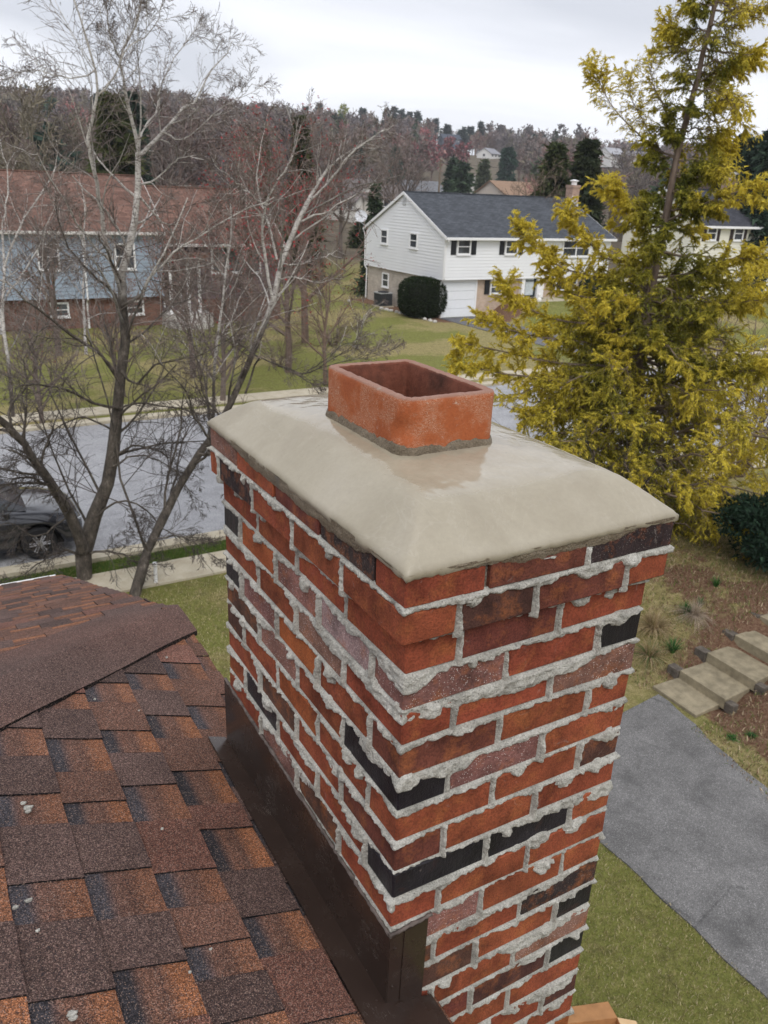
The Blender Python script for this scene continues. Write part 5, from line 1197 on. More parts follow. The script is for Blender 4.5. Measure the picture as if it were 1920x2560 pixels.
LEFTB = [
    ([(184, 1275), (178, 1200), (200, 1125), (228, 1060), (238, 1000), (250, 930), (258, 860), (268, 770), (270, 700), (262, 630), (264, 580), (280, 535), (292, 470), (300, 400), (298, 330)], 15.2, 15.9, .26, .085, .75),
    ([(180, 1190), (152, 1110), (112, 1050), (80, 1000), (40, 945), (0, 905), (-60, 860)], 15.1, 14.0, .19, .09, .25),
    ([(298, 335), (318, 322), (352, 285), (388, 242), (425, 214), (448, 168), (478, 130), (500, 92)], 15.9, 16.8, .07, .012, 1.),
    ([(300, 330), (285, 255), (268, 190), (262, 120), (288, 60), (306, 8), (300, -60)], 15.9, 15.2, .06, .015, .8),
    ([(240, 560), (222, 500), (215, 440), (209, 400), (194, 330), (193, 275), (212, 205), (206, 150), (182, 70), (160, 0), (140, -70)], 15.5, 14.4, .075, .015, 1.),
    ([(262, 640), (235, 560), (215, 545), (170, 490), (150, 450), (110, 390), (80, 330)], 15.6, 14.2, .05, .012, .9),
    ([(262, 830), (215, 762), (170, 738), (110, 690), (60, 650), (20, 612), (-40, 590)], 15.5, 13.8, .06, .02, .9),
    ([(262, 882), (200, 870), (160, 847), (110, 834), (67, 830), (40, 838), (20, 870)], 15.4, 13.6, .05, .015, 1.),
    ([(262, 882), (283, 873), (350, 876), (392, 884), (433, 895), (470, 905)], 15.4, 15.9, .035, .012, .95),
    ([(262, 800), (290, 830), (330, 790), (350, 785), (388, 776), (430, 766), (500, 728), (522, 706)], 15.4, 14.7, .045, .012, .9),
    ([(262, 690), (248, 636), (204, 598), (175, 566), (140, 519), (125, 470), (120, 430)], 15.5, 14.7, .05, .013, .3),
    ([(264, 660), (300, 640), (322, 600), (350, 573), (385, 535), (430, 512), (500, 468), (550, 443), (592, 426)], 15.5, 15.0, .05, .014, .9),
    ([(298, 420), (345, 470), (372, 500), (392, 540), (430, 580)], 15.8, 16.6, .03, .01, .8),
    ([(300, 400), (340, 385), (372, 352), (398, 340), (440, 345)], 15.9, 15.1, .032, .008, .9),
    ([(300, 330), (308, 280), (340, 240), (345, 190), (372, 130), (400, 90), (440, 50)], 15.9, 16.9, .035, .008, .8),
    ([(262, 130), (240, 80), (232, 20), (236, -40)], 15.6, 15.2, .03, .01, .7),
    ([(425, 214), (440, 250), (485, 245), (520, 270), (560, 300)], 16.5, 17.2, .02, .005, .6),
    ([(352, 285), (400, 300), (470, 240), (520, 210), (545, 180)], 16.1, 15.4, .025, .006, .6),
    ([(206, 150), (160, 170), (110, 160), (60, 150), (10, 170), (-40, 220)], 14.7, 14.0, .02, .006, .6),
    ([(212, 205), (250, 160), (270, 110), (330, 60), (350, 10), (380, -40)], 14.8, 14.4, .025, .006, .7),
    ([(236, 1010), (290, 985), (330, 990), (370, 1010), (400, 1050), (425, 1100)], 15.3, 14.9, .035, .008, .0),
    ([(205, 1120), (260, 1080), (320, 1105), (345, 1140), (380, 1155), (420, 1180)], 15.2, 14.6, .04, .008, .0),
    ([(240, 990), (290, 965), (340, 975), (380, 1000), (440, 1040)], 15.3, 16.0, .04, .008, .0),
    ([(195, 1195), (235, 1190), (270, 1200), (300, 1215), (350, 1220)], 15.1, 14.3, .045, .01, .0),
    ([(172, 1200), (140, 1190), (100, 1205), (50, 1240), (0, 1260)], 15.1, 14.4, .05, .012, .0),
    ([(110, 1050), (60, 1030), (10, 1050), (-40, 1090)], 14.7, 14.0, .05, .01, .1),
    ([(150, 1110), (80, 1160), (20, 1130), (-30, 1160)], 14.9, 14.2, .03, .008, .1),
    ([(245, 930), (180, 900), (130, 920), (80, 960), (20, 1000)], 15.4, 16.4, .035, .008, .2),
    ([(262, 760), (330, 700), (370, 660), (420, 640), (470, 600)], 15.5, 16.5, .035, .008, .6),
    ([(30, 945), (20, 880), (60, 830), (50, 780), (80, 720), (70, 640)], 14.3, 14.9, .045, .01, .5),
]
birch('birch_tree', 'large bare multi-stemmed birch with a dark base and white limbs left of the chimney', (b1[0], b1[1], 0), LEFTB, 3, 4.2, (.15, .125, .11))
b2 = pxd(290, 1290, 14.22); b2[2] = 0
RIGHTB = [
    ([(285, 1305), (308, 1220), (318, 1190), (350, 1125), (386, 1058), (430, 980), (462, 940), (500, 870), (535, 790), (572, 700), (592, 640), (606, 570), (640, 485), (668, 430)], 14.2, 16.6, .165, .075, .8),
    ([(668, 430), (692, 388), (724, 350), (772, 318), (832, 278)], 16.6, 17.3, .065, .015, 1.),
    ([(668, 432), (700, 405), (735, 360), (765, 325), (815, 292), (850, 270)], 16.6, 16.2, .045, .012, 1.),
    ([(640, 485), (662, 472), (700, 460), (740, 436), (772, 420), (800, 405)], 16.4, 17.0, .035, .01, .9),
    ([(590, 650), (570, 560), (566, 490), (580, 430), (596, 398), (622, 360), (640, 310), (650, 270)], 16.0, 15.4, .055, .012, 1.),
    ([(598, 560), (582, 490), (562, 430), (556, 380), (562, 320), (572, 280)], 15.9, 16.9, .04, .01, 1.),
    ([(575, 445), (530, 410), (500, 385), (462, 355)], 15.6, 15.0, .028, .01, .9),
    ([(530, 850), (560, 775), (600, 790), (650, 813), (672, 830), (690, 850)], 15.3, 14.9, .035, .01, .9),
    ([(560, 775), (520, 745), (490, 730)], 15.3, 15.2, .03, .012, .9),
    ([(600, 790), (664, 806), (712, 778), (764, 744), (782, 700), (786, 680)], 15.2, 15.5, .028, .006, .9),
    ([(662, 804), (700, 780), (740, 745), (771, 734), (784, 695)], 15.2, 14.9, .02, .005, .9),
    ([(664, 806), (720, 785), (782, 774), (820, 765), (850, 750)], 15.2, 14.7, .018, .005, .9),
    ([(606, 570), (650, 570), (700, 555), (730, 540)], 16.2, 16.9, .025, .006, .8),
    ([(600, 600), (640, 600), (690, 610), (720, 600)], 16.1, 15.4, .022, .006, .7),
    ([(455, 950), (420, 900), (400, 840), (360, 800), (330, 760)], 14.9, 14.2, .045, .01, .5),
    ([(430, 980), (470, 985), (490, 1020), (495, 1060)], 14.9, 14.3, .05, .012, .1),
    ([(320, 1190), (300, 1150), (290, 1110)], 14.3, 14.0, .04, .01, .0),
    ([(330, 1165), (390, 1160), (430, 1180), (480, 1215)], 14.4, 13.7, .03, .008, .0),
    ([(480, 905), (440, 850), (430, 790), (450, 740)], 15.1, 15.8, .04, .01, .6),
]
birch('birch_tree', 'leaning bare birch whose grey trunk rises to the right from beside the pavement', (b2[0], b2[1], 0), RIGHTB, 8, 3.6, (.155, .125, .11))
b3 = pxd(455, 905, 19.0); z3 = 0.0
birch('birch_tree', 'slim pale birch standing upright between the two larger birches', (pxd(452, 960, 17.5)[0], pxd(452, 960, 17.5)[1], 0), [
    ([(450, 985), (458, 900), (461, 818), (470, 738), (478, 678), (488, 600), (492, 553), (500, 500), (498, 440)], 17.4, 18.6, .075, .02, .8),
    ([(470, 738), (500, 690), (520, 640), (545, 600)], 18.0, 18.6, .03, .008, .7),
    ([(461, 818), (430, 760), (410, 700), (400, 640)], 17.8, 17.2, .03, .008, .7),
    ([(488, 600), (460, 550), (450, 490), (455, 430)], 18.4, 18.0, .025, .007, .7)], 12, 2.0, (.13, .10, .088), 1.0)
birch('birch_tree', 'slender white birch in front of the blue wall at the left edge', (pxd(20, 950, 22)[0], pxd(20, 950, 22)[1], 0), [
    ([(28, 900), (20, 780), (10, 690), (8, 590), (30, 520), (60, 460), (95, 410), (120, 360)], 21, 22, .08, .02, 1.),
    ([(8, 590), (5, 500), (14, 430), (16, 360), (0, 300)], 21.7, 22.4, .05, .012, 1.),
    ([(14, 640), (50, 590), (80, 540), (100, 480), (135, 420)], 21.4, 21, .04, .01, 1.),
    ([(16, 360), (40, 325), (75, 345), (110, 380)], 22, 22.5, .02, .006, 1.)], 15, 2.0, (.13, .10, .088), 1.0)
birch('birch_tree', 'thin white-stemmed birch just left of the blue house window', (pxd(182, 760, 26)[0], pxd(182, 760, 26)[1], 0), [
    ([(186, 765), (183, 700), (180, 640), (183, 570), (180, 510), (182, 450), (176, 400)], 26, 26.5, .075, .02, 1.),
    ([(183, 590), (200, 545), (215, 520), (240, 480)], 26.2, 26.6, .03, .008, .9),
    ([(182, 640), (150, 600), (135, 560)], 26.1, 25.6, .03, .008, .9)], 17, .5, (.13, .10, .088), .9)

# ---- generic trees, built to unit-free local coordinates, base at the origin
def gen_bare(seed, h, spread=.42, n1=14, lv=(7, 5), col=(.12, .09, .075), w=1.0, up=.10, tw=.6, clear=.22):
    rg = np.random.default_rng(seed); k = 7
    tr = np.stack([np.cumsum(rg.normal(size=k)*.018*h)*np.linspace(0, 1, k), np.cumsum(rg.normal(size=k)*.018*h)*np.linspace(0, 1, k), np.linspace(0, h*.9, k)], 1)[None]
    Rt = np.linspace(.022*h, .005*h, k)[None]
    P1, R1 = spawn(tr, Rt, n1, rg, clear, .98, (.5, 1.05), (.8*spread, 1.3*spread), .6, 6, up, .12, .25)
    P2, R2 = spawn(P1, R1, lv[0], rg, .25, 1., (.4, .9), (.35, .65), .55, 4, up*.6, .16, .3, .0008*h)
    P3, R3 = spawn(P2, R2, lv[1], rg, .2, 1., (.35, .9), (.4, .8), .6, 3, up*.4, .18, .5, .0007*h*w)
    ps = [tubes(tr, Rt, 7), tubes(P1, R1, 4), ribbons(P2, R2*1.2, rg), ribbons(P3, R3*1.3*w, rg)]
    nv = [len(p[0]) for p in ps]; V, Q = merge(ps); c = np.array(col)
    C = np.concatenate([np.tile(c*.95, (nv[0], 1)), np.tile(c, (nv[1], 1)), c*np.repeat(rg.uniform(.7, 1.3, len(P2)), 8)[:, None], c*np.repeat(rg.uniform(.7, 1.4, len(P3)), 6)[:, None]])
    return V, Q, C, P3, nv[0]
def tris(O, D, size, rg, wf=.35):
    """leaf-sized triangles at O pointing along D"""
    n = len(O); S = np.cross(D, rg.normal(size=(n, 3))); S /= np.linalg.norm(S, axis=1, keepdims=True)+1e-9
    L = size*rg.uniform(.6, 1.4, n)[:, None]
    V = np.stack([O-S*L*wf*.5, O+S*L*wf*.5, O+D*L], 1).reshape(-1, 3); b = np.arange(n)*3
    return V, np.stack([b, b+1, b+2], 1)
def gen_conifer(seed, h, rad, n=2600, col=(.035, .055, .028), tip=(.08, .11, .05), shape=.9, size=.5, clear=.06, droop=-.25, bumps=9, layers=16, power=1.0, gap=.35):
    rg = np.random.default_rng(seed)
    nb = layers*bumps; zb = np.repeat(np.linspace(clear, .97, layers), bumps)+rg.normal(size=nb)*.012; az = rg.uniform(0, 2*pi, nb)
    prof = lambda t: np.clip((1-t)**power*(.35+.65*shape)+(1-shape)*.5*np.sqrt(np.clip(t*(1-t)*4, 0, 1)), .02, 1)
    L = rad*prof(zb)*rg.uniform(1-gap, 1.12, nb); m = max(4, n//nb); t = np.sqrt(rg.uniform(.03, 1, (nb, m)))
    z0 = zb[:, None]*h; rr = L[:, None]*t; sp_ = .22*L[:, None]*(1.2-t)+.05*rad; a = az[:, None]
    X = rr*np.cos(a)+rg.normal(size=t.shape)*sp_; Y = rr*np.sin(a)+rg.normal(size=t.shape)*sp_; Z = z0+droop*L[:, None]*t**1.5+rg.normal(size=t.shape)*sp_*.45+.12*L[:, None]*t**4
    O = np.stack([X, Y, np.maximum(Z, .05)], -1).reshape(-1, 3); D = np.stack([np.cos(a)+0*t, np.sin(a)+0*t, -.25+0*t], -1).reshape(-1, 3)+rg.normal(size=(nb*m, 3))*.55; D /= np.linalg.norm(D, axis=1, keepdims=True)
    V, F = tris(O, D, size, rg, .5); f = np.clip(t.ravel()+rg.normal(size=nb*m)*.2, 0, 1)[:, None]**2
    C = (np.array(col)*(1-f)+np.array(tip)*f)*rg.uniform(.65, 1.35, nb*m)[:, None]
    return V, F, np.repeat(C, 3, 0)
def gen_blob(seed, h, rad, n, col, tip, size, clear=.05, lobes=26, flat=1.0):
    rg = np.random.default_rng(seed); c = rg.normal(size=(lobes, 3)); c /= np.linalg.norm(c, axis=1)[:, None]; c *= rg.uniform(.45, .8, lobes)[:, None]
    cr = rg.uniform(.22, .42, lobes); m = n//lobes; d = rg.normal(size=(lobes, m, 3)); d /= np.linalg.norm(d, axis=2, keepdims=True)
    O = c[:, None]+d*cr[:, None, None]*rg.uniform(.75, 1.05, (lobes, m, 1)); D = (d+rg.normal(size=d.shape)*.6).reshape(-1, 3); D /= np.linalg.norm(D, axis=1, keepdims=True)
    O = O.reshape(-1, 3)*np.array([rad, rad, h*(1-clear)/2*flat]); O[:, 2] += h*(clear+(1-clear)/2); O[:, 2] = np.maximum(O[:, 2], .03)
    V, F = tris(O, D, size, rg, .55); f = np.clip(.5+rg.normal(size=len(O))*.3, 0, 1)[:, None]
    C = (np.array(col)*(1-f)+np.array(tip)*f)*rg.uniform(.65, 1.35, len(O))[:, None]; return V, F, np.repeat(C, 3, 0)
BARK = simple('grey_bark', (.11, .09, .075), .9, .2, .3, 6, .6, .02)
def trunk_mesh(parent, p, h, r, lean=(0, 0), k=6, mat=None):
    b = MB(); b.tube([(p[0]+lean[0]*t, p[1]+lean[1]*t, p[2]-.3+h*t) for t in np.linspace(0, 1, k)], list(np.linspace(r, r*.3, k)), 10); return b.build('trunk', mat or BARK, parent, smooth=True)
def evergreen(px, ptop, pbot, dist, wpx, label, col, tip, name='evergreen_tree', seed=1, n=3600, size=None, **kw):
    """stand an evergreen so that its top is at (px, ptop) and its width spans wpx on the photograph"""
    top = pxd(px, ptop, dist); zb = float(hgt(top[0], top[1])) if pbot is None else pxd(px, pbot, dist)[2]; zb = max(zb, float(hgt(top[0], top[1])))
    if pbot is None: pass
    h = top[2]-zb; rad = wpx/2/1744*dist*1.03; root = empty(name, (top[0], top[1], zb), label, 'tree'); p = np.array([top[0], top[1], zb])
    V, F, C = gen_conifer(seed, h, rad, n, col, tip, size=size or max(.35, rad*.16), **kw); npmesh('crown', V+p, F, LEAF, root, C)
    trunk_mesh(root, p, h*.93, .02*h+.04); return root
G1, G1t = (.022, .034, .016), (.055, .07, .026); G2, G2t = (.018, .034, .024), (.045, .075, .048)
evergreen(1205, 312, None, 74, 105, 'broad dark olive conifer standing behind the right end of the white house', (.028, .042, .016), (.075, .09, .032), seed=2, n=7000, shape=.45, power=.75, size=.55, bumps=14)
evergreen(1275, 300, None, 71, 112, 'tall dark conifer just right of the white house chimney', G1, (.045, .055, .022), seed=3, n=8000, shape=.5, power=.8, size=.55, bumps=14)
evergreen(1606, 288, None, 70, 90, 'blue-green fir with a pointed top, leftmost of the firs at the right edge', G2, G2t, seed=4, n=6000, gap=.5, size=.5)
evergreen(1634, 300, None, 68, 80, 'blue-green fir between the two outer firs at the right edge', G2, G2t, seed=5, n=6000, gap=.5, size=.5)
evergreen(1668, 282, None, 66, 100, 'tallest blue-green fir cut by the right edge of the photo', G2, G2t, seed=6, n=6000, gap=.5, size=.5)
evergreen(1570, 330, None, 72, 70, 'shorter dark fir left of the pointed firs', G2, G2t, seed=36, n=4000, gap=.5, size=.5)
evergreen(240, 200, None, 66, 125, 'big dark green arborvitae behind the left roof, beyond the birch', (.026, .040, .014), (.085, .095, .03), seed=7, n=9000, shape=.35, power=.6, size=.55, bumps=14)
evergreen(288, 196, None, 88, 60, 'dark pine top rising above the arborvitae', G2, G2t, seed=8, n=3500, shape=.4, power=.7, size=.6)
evergreen(650, 252, None, 68, 100, 'dark olive spruce with a pointed top above the red buds', (.026, .036, .014), (.07, .075, .028), seed=9, n=7000, size=.5, gap=.45)
evergreen(565, 290, None, 70, 80, 'faint olive-green cedar half hidden left of the pointed spruce', (.05, .06, .02), (.11, .11, .04), seed=10, n=3500, size=.5, gap=.6)
evergreen(812, 398, None, 61, 75, 'dark green spruce shrub just left of the white gable', (.035, .055, .03), (.075, .10, .055), seed=11, n=5000, size=.35)
evergreen(776, 480, None, 96, 50, 'narrow dark evergreen against the left corner of the white house', G1, G1t, seed=12, n=3500, size=.3, shape=.4, power=.6)
evergreen(1001, 352, None, 170, 66, 'bushy green conifer between the utility pole and the orange roof', (.028, .05, .028), (.06, .09, .05), seed=13, n=3500, size=.9, shape=.4, power=.6)
evergreen(979, 340, None, 185, 40, 'dark green conifer right behind the utility pole', (.025, .04, .024), (.05, .075, .045), seed=14, n=2500, size=.9, shape=.4, power=.6)
evergreen(1048, 346, None, 230, 34, 'pale olive conifer left of the orange-brown roof', (.06, .075, .04), (.10, .12, .06), seed=15, n=2200, size=1.1, shape=.4, power=.6)
evergreen(1100, 318, None, 300, 38, 'round dark pine standing alone on the slope above the orange-brown roof', (.018, .045, .03), (.04, .08, .05), seed=16, n=2500, size=1.3, shape=.1, power=.5, clear=.3)
PI_, PT_ = (.020, .036, .028), (.042, .066, .05)
for i, (px, pt, wpx, lb) in enumerate([
    (783, 233, 26, 'dark skyline pine just right of the yellow-green tree'), (836, 235, 20, 'narrow skyline pine with a flat top'),
    (852, 230, 26, 'ragged skyline pine with drooping limbs, tallest of its group'), (868, 238, 20, 'narrow skyline pine right of the ragged one'),
    (884, 243, 26, 'rounded dark skyline pine'), (902, 243, 34, 'wide dense skyline pine, darkest of the row'),
    (928, 258, 12, 'small thin skyline pine between the dense pine and the tufted pine'), (941, 257, 20, 'tufted skyline pine leaning right'),
    (967, 270, 16, 'small dark pine above the dark blue house'), (1000, 276, 30, 'broad pine right of the dark blue house'),
    (1017, 274, 22, 'pine close to the broad pine on its right'), (1040, 264, 24, 'tall narrow pine standing clear above the white hill house'),
    (660, 232, 22, 'dark spruce in the skyline left of the yellow-green tree'), (690, 224, 20, 'pointed spruce pair member nearest the yellow-green tree'),
    (560, 226, 30, 'dark pine in the skyline above the birch twigs'), (470, 222, 26, 'dark pine farthest left in the hill skyline'),
    (1172, 285, 18, 'small dark pine in the far skyline right of the round bare trees'), (1500, 330, 30, 'dark pine behind the conifer trunk')]):
    evergreen(px, pt, None, 575+10*(i % 4), wpx, lb, PI_, PT_, 'pine_tree', seed=50+i, n=1300, size=1.9, shape=.15, power=.55, clear=.35, gap=.55, bumps=5, layers=9)
def bare_thing(px, ptop, dist, label, seed, col, spread=.42, w=1.0, lv=(7, 5), n1=14, name='bare_tree', h=None, group=None, buds=None, bsize=.07, bn=1.0, up=.10, clear=.22):
    top = pxd(px, ptop, dist); zb = float(hgt(top[0], top[1])); h = h or (top[2]-zb); root = empty(name, (top[0], top[1], zb), label, 'tree', group); p = np.array([top[0], top[1], zb])
    V, Q, C, P3, nt_ = gen_bare(seed, h, spread, n1, lv, col, w, up, clear=clear); V = V+p
    npmesh('trunk', V[:nt_], Q[Q.max(1) < nt_], TWIG, root, C[:nt_], smooth=True); q2 = Q[Q.min(1) >= nt_]-nt_; npmesh('branches', V[nt_:], q2, TWIG, root, C[nt_:])
    if buds is not None:
        rg = np.random.default_rng(seed); O = (P3[:, -1]+p); O = np.concatenate([O, P3[:, 1]+p]); O = O[rg.random(len(O)) < bn]; D = rg.normal(size=O.shape); D /= np.linalg.norm(D, axis=1, keepdims=True)
        Vb, Fb = tris(O, D, bsize, rg, .7); npmesh('buds', Vb, Fb, TWIG, root, np.repeat(np.array(buds)*rg.uniform(.6, 1.4, len(O))[:, None], 3, 0))
    return root
RBC = (.30, .030, .035)
for a in [(540, 330, 44, 'bare maple covered in crimson buds right of the blue house roof', 61, (.16, .115, .095)),
          (660, 315, 41, 'bare maple with red buds behind the white forked birch limb', 62, (.17, .12, .10)),
          (620, 420, 34, 'low spreading maple with red buds beside the mauve wing', 63, (.15, .11, .09))]:
    bare_thing(a[0], a[1], a[2], a[3], a[4], a[5], .55, 1.0, (9, 6), 18, 'red_maple', buds=RBC, bsize=.10, bn=.55)
for a in [(705, 585, 32, 'small bare tree with rusty buds in front of the lawn left of the white house', 64, (.17, .12, .09)), (90, 430, 38, 'bare twiggy tree in front of the blue house', 65, (.16, .13, .115)), (400, 470, 33, 'bare twiggy tree in front of the blue house porch', 66, (.16, .12, .105))]:
    bare_thing(a[0], a[1], a[2], a[3], a[4], a[5], .5, 1.0, (8, 6), 16, 'bare_tree', buds=(.22, .06, .035), bsize=.06, bn=.3)
bare_thing(868, 335, 96, 'bare dark-limbed tree left of the utility pole', 68, (.10, .08, .07), .5, 1.0, (9, 7), 18)
bare_thing(850, 300, 120, 'rounded bare tree with pale brown twigs above the low tan house', 69, (.16, .125, .105), .5, 1.0, (9, 7), 18)
bare_thing(740, 300, 80, 'grey bare tree behind the white forked birch limb', 70, (.14, .115, .10), .5, 1.4, (8, 6), 16)
bare_thing(1150, 375, 62, 'brushy bare shrub rising behind the orange-brown roof edge', 71, (.17, .13, .10), .45, 1.2, (8, 6), 18, clear=.1)
for i, (px, py, wd_, lb) in enumerate([(905, 335, 1, 'crimson flowering maple at the left of the red clump'), (935, 328, 1, 'brightest crimson maple in the middle of the red clump'), (1000, 322, 1, 'dusky crimson maple at the right of the red clump'), (968, 335, 1, 'deep red maple below the pinkish brown roof')]):
    bare_thing(px, py, 330+i*12, lb, 80+i, (.17, .12, .11), .55, 3.2, (7, 5), 16, 'red_maple', h=13, buds=(.24, .085, .09), bsize=.8, bn=.6)
for i, (px, py, lb) in enumerate([(1062, 277, 'round bare tree on the skyline right of the tall narrow pine'), (1090, 280, 'wide bare tree on the skyline, left of a pair of thin ones'), (1213, 272, 'tall bare tree with a rounded crown on the skyline'), (1140, 290, 'dense grey bare tree on the far skyline'), (1250, 296, 'low grey bare tree on the skyline left of the golden conifer')]):
    bare_thing(px, py, 585, lb, 90+i, (.13, .11, .105), .5, 5.0, (7, 4), 14, h=19)
for a in [(250, 640, 30, 'grey twiggy bare tree in front of the brick ground floor of the blue house', 101), (470, 560, 29, 'grey-brown bare tree left of the crimson low maple', 102), (60, 660, 27, 'grey twiggy bare tree at the left edge across the street', 103)]:
    bare_thing(a[0], a[1], a[2], a[3], a[4], (.17, .135, .115), .62, 1.3, (9, 7), 20, 'bare_tree', buds=(.20, .08, .06), bsize=.05, bn=.3, clear=.1)
# yellow-green willow on the ridge
p = pxd(742, 228, 560); zb = float(hgt(p[0], p[1])); wr = empty('budding_tree', (p[0], p[1], zb), 'bright yellow-green budding tree on the skyline', 'tree'); V, F, C = gen_blob(5, p[2]-zb, 5.2, 900, (.16, .18, .03), (.26, .27, .05), 1.6, .2); npmesh('crown', V+np.array([p[0], p[1], zb]), F, LEAF, wr, C); trunk_mesh(wr, np.array([p[0], p[1], zb]), 9, .3)

# ---- the far wood as one mass
def far_wood():
    rg = np.random.default_rng(21)
    far = [gen_bare(s, 1.0, .5, 12, (6, 4), (1, 1, 1), 4.0, .1, clear=.18)[:3] for s in (1, 2, 3)]
    near = [gen_bare(s, 1.0, .5, 15, (8, 6), (1, 1, 1), 1.9, .1, clear=.15)[:3] for s in (4, 5, 6)]
    con = [gen_conifer(s, 1.0, .28, 260, (.7, .75, .8), (1.2, 1.2, 1.2), size=.12, layers=9, bumps=5, gap=.5) for s in (1, 2)]
    pin = [gen_conifer(s, 1.0, .30, 260, (.7, .75, .8), (1.2, 1.2, 1.2), size=.13, layers=8, bumps=5, gap=.55, shape=.1, power=.5, clear=.3) for s in (3, 4)]
    bc = [(.22, .175, .155), (.25, .185, .165), (.20, .17, .155), (.26, .175, .155), (.24, .21, .155), (.21, .18, .18)]
    gc = [(.045, .065, .038), (.038, .062, .048), (.055, .07, .04)]
    VQ, QQ, CQ, VT, TT, CT = [], [], [], [], [], []; bq = bt = 0
    houses = [(768, 150), (905, 205), (1110, 205), (972, 560), (1057, 450), (975, 440), (1322, 520), (1375, 520), (1029, 260), (822, 150)]
    hp = [(pxd(x, 380, d)[:2], d) for x, d in houses]
    n = 0
    for _ in range(9000):
        u = rg.random(); r = 84+(640-84)*u**.72; az = radians(rg.uniform(-2, 62)); x, y = r*sin(az), r*cos(az)
        if r < 120 and az > radians(26): continue
        if r > 125 and rg.random() < .28: continue
        bad = False
        for (q, d) in hp:
            dl = math.hypot(q[0], q[1]); fx, fy = q[0]/dl, q[1]/dl; al = x*fx+y*fy; la = abs(x*fy-y*fx)
            if la < 4+d*.015 and d-.52*d < al < d+9: bad = True; break
        if bad: continue
        n += 1
        if n > 1750: break
        g = rg.random(); s = rg.uniform(9, 14.5) if r < 500 else rg.uniform(10, 14); z = float(hgt(x, y)); a = rg.uniform(0, 2*pi); ca, sa = cos(a), sin(a); Rm = np.array([[ca, -sa, 0], [sa, ca, 0], [0, 0, 1]]); sh = rg.uniform(.8, 1.3)
        pos = np.array([x, y, z-.2]); sc = np.array([s*sh, s*sh, s])
        evg = g < (.13 if r < 350 else .22)+.10*(vn(np.array([x/45.]), np.array([y/45.]), 9)[0])
        if evg:
            v, f, c = (con if rg.random() < .5 else pin)[rg.integers(2)]; s2 = np.array([s*.8, s*.8, s*rg.uniform(.75, 1.2)]); VT.append(v @ Rm.T*s2+pos); TT.append(f+bt); CT.append(c*np.array(gc[rg.integers(3)])*rg.uniform(.8, 1.4)); bt += len(v)
        else:
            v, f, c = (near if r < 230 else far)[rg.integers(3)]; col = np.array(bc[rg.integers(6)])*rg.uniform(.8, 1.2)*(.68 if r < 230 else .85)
            if rg.random() < .05 and 150 < r < 420: col = np.array((.34, .14, .14))
            VQ.append(v @ Rm.T*sc+pos); QQ.append(f+bq); CQ.append(c*col); bq += len(v)
    o = npmesh('distant_woodland', np.concatenate(VQ+VT), [np.concatenate(QQ), np.concatenate(TT)+bq], FARW, None, np.concatenate(CQ+CT))
    tag(o, 'grey-brown bare woodland mixed with dark conifers covering the hill', 'woodland', kind='stuff')
FARW = attrmat('far_foliage', .9, .1, .15, .4)
far_wood()

# ---- clipped yew by the garage and other shrubs
def shrub(p, h, rad, label, col, tip, seed, n=5000, size=.12, name='shrub', lobes=40, box=False):
    z = float(hgt(p[0], p[1])); root = empty(name, (p[0], p[1], z), label, 'bush'); rg = np.random.default_rng(seed)
    if box:      # clipped rounded-box shape
        d = rg.normal(size=(n, 3)); d /= np.linalg.norm(d, axis=1)[:, None]; e = 3.2; k = (np.abs(d)**e).sum(1)**(-1/e); O = d*k[:, None]*rg.uniform(.90, 1.01, n)[:, None]*(1+.03*fbm(d[:, 0]*4+3, d[:, 1]*4+d[:, 2]*3, 5, 2))[:, None]
        O *= np.array([rad, rad, h/2]); O[:, 2] += h/2; D = d+rg.normal(size=d.shape)*.5; D /= np.linalg.norm(D, axis=1)[:, None]
        V, F = tris(O, D, size, rg, .5); f = np.clip(.45+rg.normal(size=n)*.3, 0, 1)[:, None]; C = np.repeat((np.array(col)*(1-f)+np.array(tip)*f)*rg.uniform(.7, 1.3, n)[:, None], 3, 0)
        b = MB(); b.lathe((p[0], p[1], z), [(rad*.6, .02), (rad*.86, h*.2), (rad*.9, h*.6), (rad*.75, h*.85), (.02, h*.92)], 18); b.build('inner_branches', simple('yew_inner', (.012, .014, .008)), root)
    else: V, F, C = gen_blob(seed, h, rad, n, col, tip, size, .03, lobes)
    npmesh('foliage', V+np.array([p[0], p[1], z]), F, LEAF, root, C); b = MB(); b.tube([(p[0], p[1], z-.1), (p[0]+.03, p[1], z+h*.4)], [.06, .03], 8); b.build('stem', BARK, root); return root
pb = pz(909, 690); dvec = np.array([pb[0], pb[1]])/math.hypot(pb[0], pb[1]); pb2 = (pb[0]+dvec[0]*1.2, pb[1]+dvec[1]*1.2)
shrub(pb2, 2.35, 1.33, 'large clipped dark yew bush in front of the white garage corner', (.010, .020, .007), (.035, .05, .017), 5, 16000, .11, 'clipped_yew', box=True)
shrub((39.6, 40.9), 1.5, 1.25, 'rounded dark shrub below the right windows of the white house', (.012, .022, .01), (.04, .055, .02), 6, 5000, .12)
hb = onground(1640, 1265); shrub((hb[0]+1.05, hb[1]+.45), 1.6, 1.2, 'dark glossy green holly bush on the bank at the right edge', (.008, .020, .012), (.03, .062, .035), 7, 16000, .085, 'holly_bush', lobes=60)

